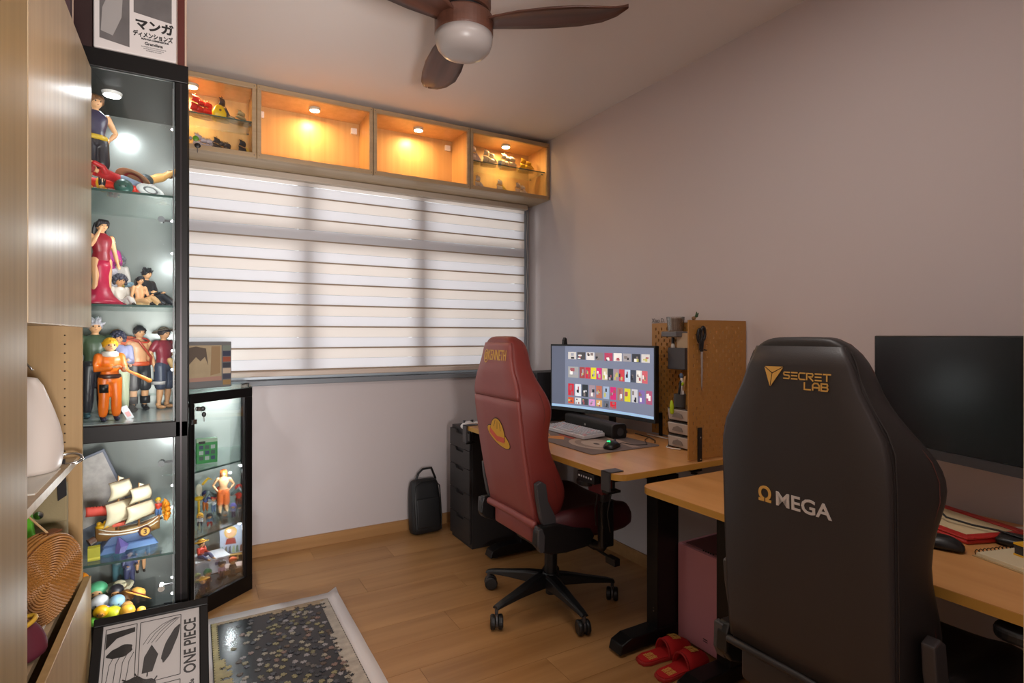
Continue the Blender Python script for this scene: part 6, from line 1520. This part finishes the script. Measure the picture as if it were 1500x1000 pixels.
# ============================================================ SHIPS IN THE OVERHEAD CABINET
U1, U0 = 2.3845, 2.2055
ship('red sailed model ship on the glass shelf of the leftmost lit bay', (.035, 3.33, U1), .5, .095, (196, 96, 84), (206, 130, 100), (196, 30, 24), (190, 26, 22), 3, mast=.125)
ship('model ship with one big black sail on the leftmost bay shelf', (.125, 3.33, U1), .4, .075, (196, 160, 40), (196, 160, 80), (62, 54, 54), None, 1, mast=.14)
t = thing('yellow_boat_toy', 'chunky yellow toy boat in front of the black sailed ship', 'toy', (.115, 3.275, U1), .2)
MB().loft([[(x * a, y_ * a, z) for x, y_ in rrect(-.032, -.018, .032, .018, .012, 3)] for a, z in ((.6, 0), (1, .012), (1.05, .03), (.85, .045), (.6, .062), (.3, .07))]).build('toy_body', cm((226, 186, 20)), t, smooth=True)
MB().lathe([(.001, -.002), (.006, -.002), (.006, 0), (.001, 0)], (0, -.019, .04), 12, 'Y').build('window_disc', cm((120, 80, 30)), t)
ship('tan model ship with a domed cabin on the right of the leftmost bay shelf', (.215, 3.33, U1), .2, .10, (150, 130, 100), (150, 140, 110), (176, 160, 120), None, 1, mast=.085, jib=False)
ship('white sailed model ship under the glass shelf of the leftmost bay', (.045, 3.33, U0), .45, .095, (190, 150, 120), (196, 160, 120), (206, 190, 200), None, 3, mast=.105)
ship('dark brown model ship at the centre under the leftmost bay shelf', (.128, 3.33, U0), .4, .085, (60, 48, 46), (110, 90, 76), (66, 56, 56), None, 3, mast=.10)
ship('black sailed model ship with yellow jib at lower right of the leftmost bay', (.222, 3.33, U0), .3, .085, (150, 130, 110), (170, 150, 120), (40, 36, 38), (200, 160, 60), 1, mast=.11)
W4 = 'warm white'
ship('model ship with large pinkish sail at upper left of the rightmost lit bay', (1.60, 3.33, U1), -.5, .085, (110, 90, 50), (150, 130, 90), (200, 170, 160), None, 1, mast=.135)
ship('second model ship from the left on the rightmost bay shelf with brown hull', (1.72, 3.33, U1), -.6, .09, (130, 66, 50), (170, 110, 80), (220, 200, 170), None, 2, mast=.125)
ship('third model ship from the left on the rightmost bay shelf with orange hull', (1.87, 3.33, U1), -.6, .095, (200, 110, 50), (210, 150, 90), (226, 206, 180), (220, 190, 160), 3, mast=.12)
ship('golden yellow model ship at the right end of the rightmost bay shelf', (2.01, 3.33, U1), -.5, .095, (214, 160, 30), (214, 160, 60), (220, 170, 30), None, 2, mast=.11)
t = ship('model ship with two long curved oars at lower left of the rightmost bay', (1.635, 3.33, U0), -.4, .075, (90, 56, 50), (150, 130, 110), (196, 180, 176), None, 1, mast=.12)
for sg in (-1, 1): MB().tube([(0, sg * .01, .012), (.0, sg * .035, .030), (0, sg * .065, .036)], [.003, .003, .002], 6).build('curved_oar', cm((206, 196, 186)), t, smooth=True)
ship('white sailed model ship with yellow jib at lower centre of the rightmost bay', (1.80, 3.33, U0), -.5, .085, (96, 60, 50), (206, 190, 170), (222, 206, 190), (226, 190, 60), 1, mast=.115)
ship('white sailed model ship at lower right of the rightmost bay', (1.965, 3.33, U0), -.5, .085, (130, 90, 70), (206, 180, 150), (220, 200, 190), None, 2, mast=.115)
t = thing('small_figure_card', 'tiny blue and white card between the ships of the rightmost bay', 'card', (1.79, 3.30, U1), -.3)
bx('card', (-.012, 0, 0), (.012, .006, .05), cm((186, 190, 200)), t); bx('print', (-.009, -.0008, .01), (.009, 0, .03), cm((90, 120, 170)), t)
kb_ = thing('key_bunch', 'green and black headed keys hanging from the leftmost lit bay door', 'keys', (.0, 3.19, 2.235), 0)
MB().cyl((-.015, .008, 0), (-.015, -.006, 0), .008, seg=14).build('lock', M_chrome, kb_)
MB().ball((.008, -.008, -.0), (.014, .004, .014)).build('key_head', cm((96, 150, 40)), kb_, smooth=True)
MB().ball((.016, -.008, -.034), (.014, .004, .013)).build('key_head', M_blackp, kb_, smooth=True)
MB().cyl((.016, -.008, -.045), (.016, -.008, -.070), .002, seg=6).build('key_blade', M_chrome, kb_)
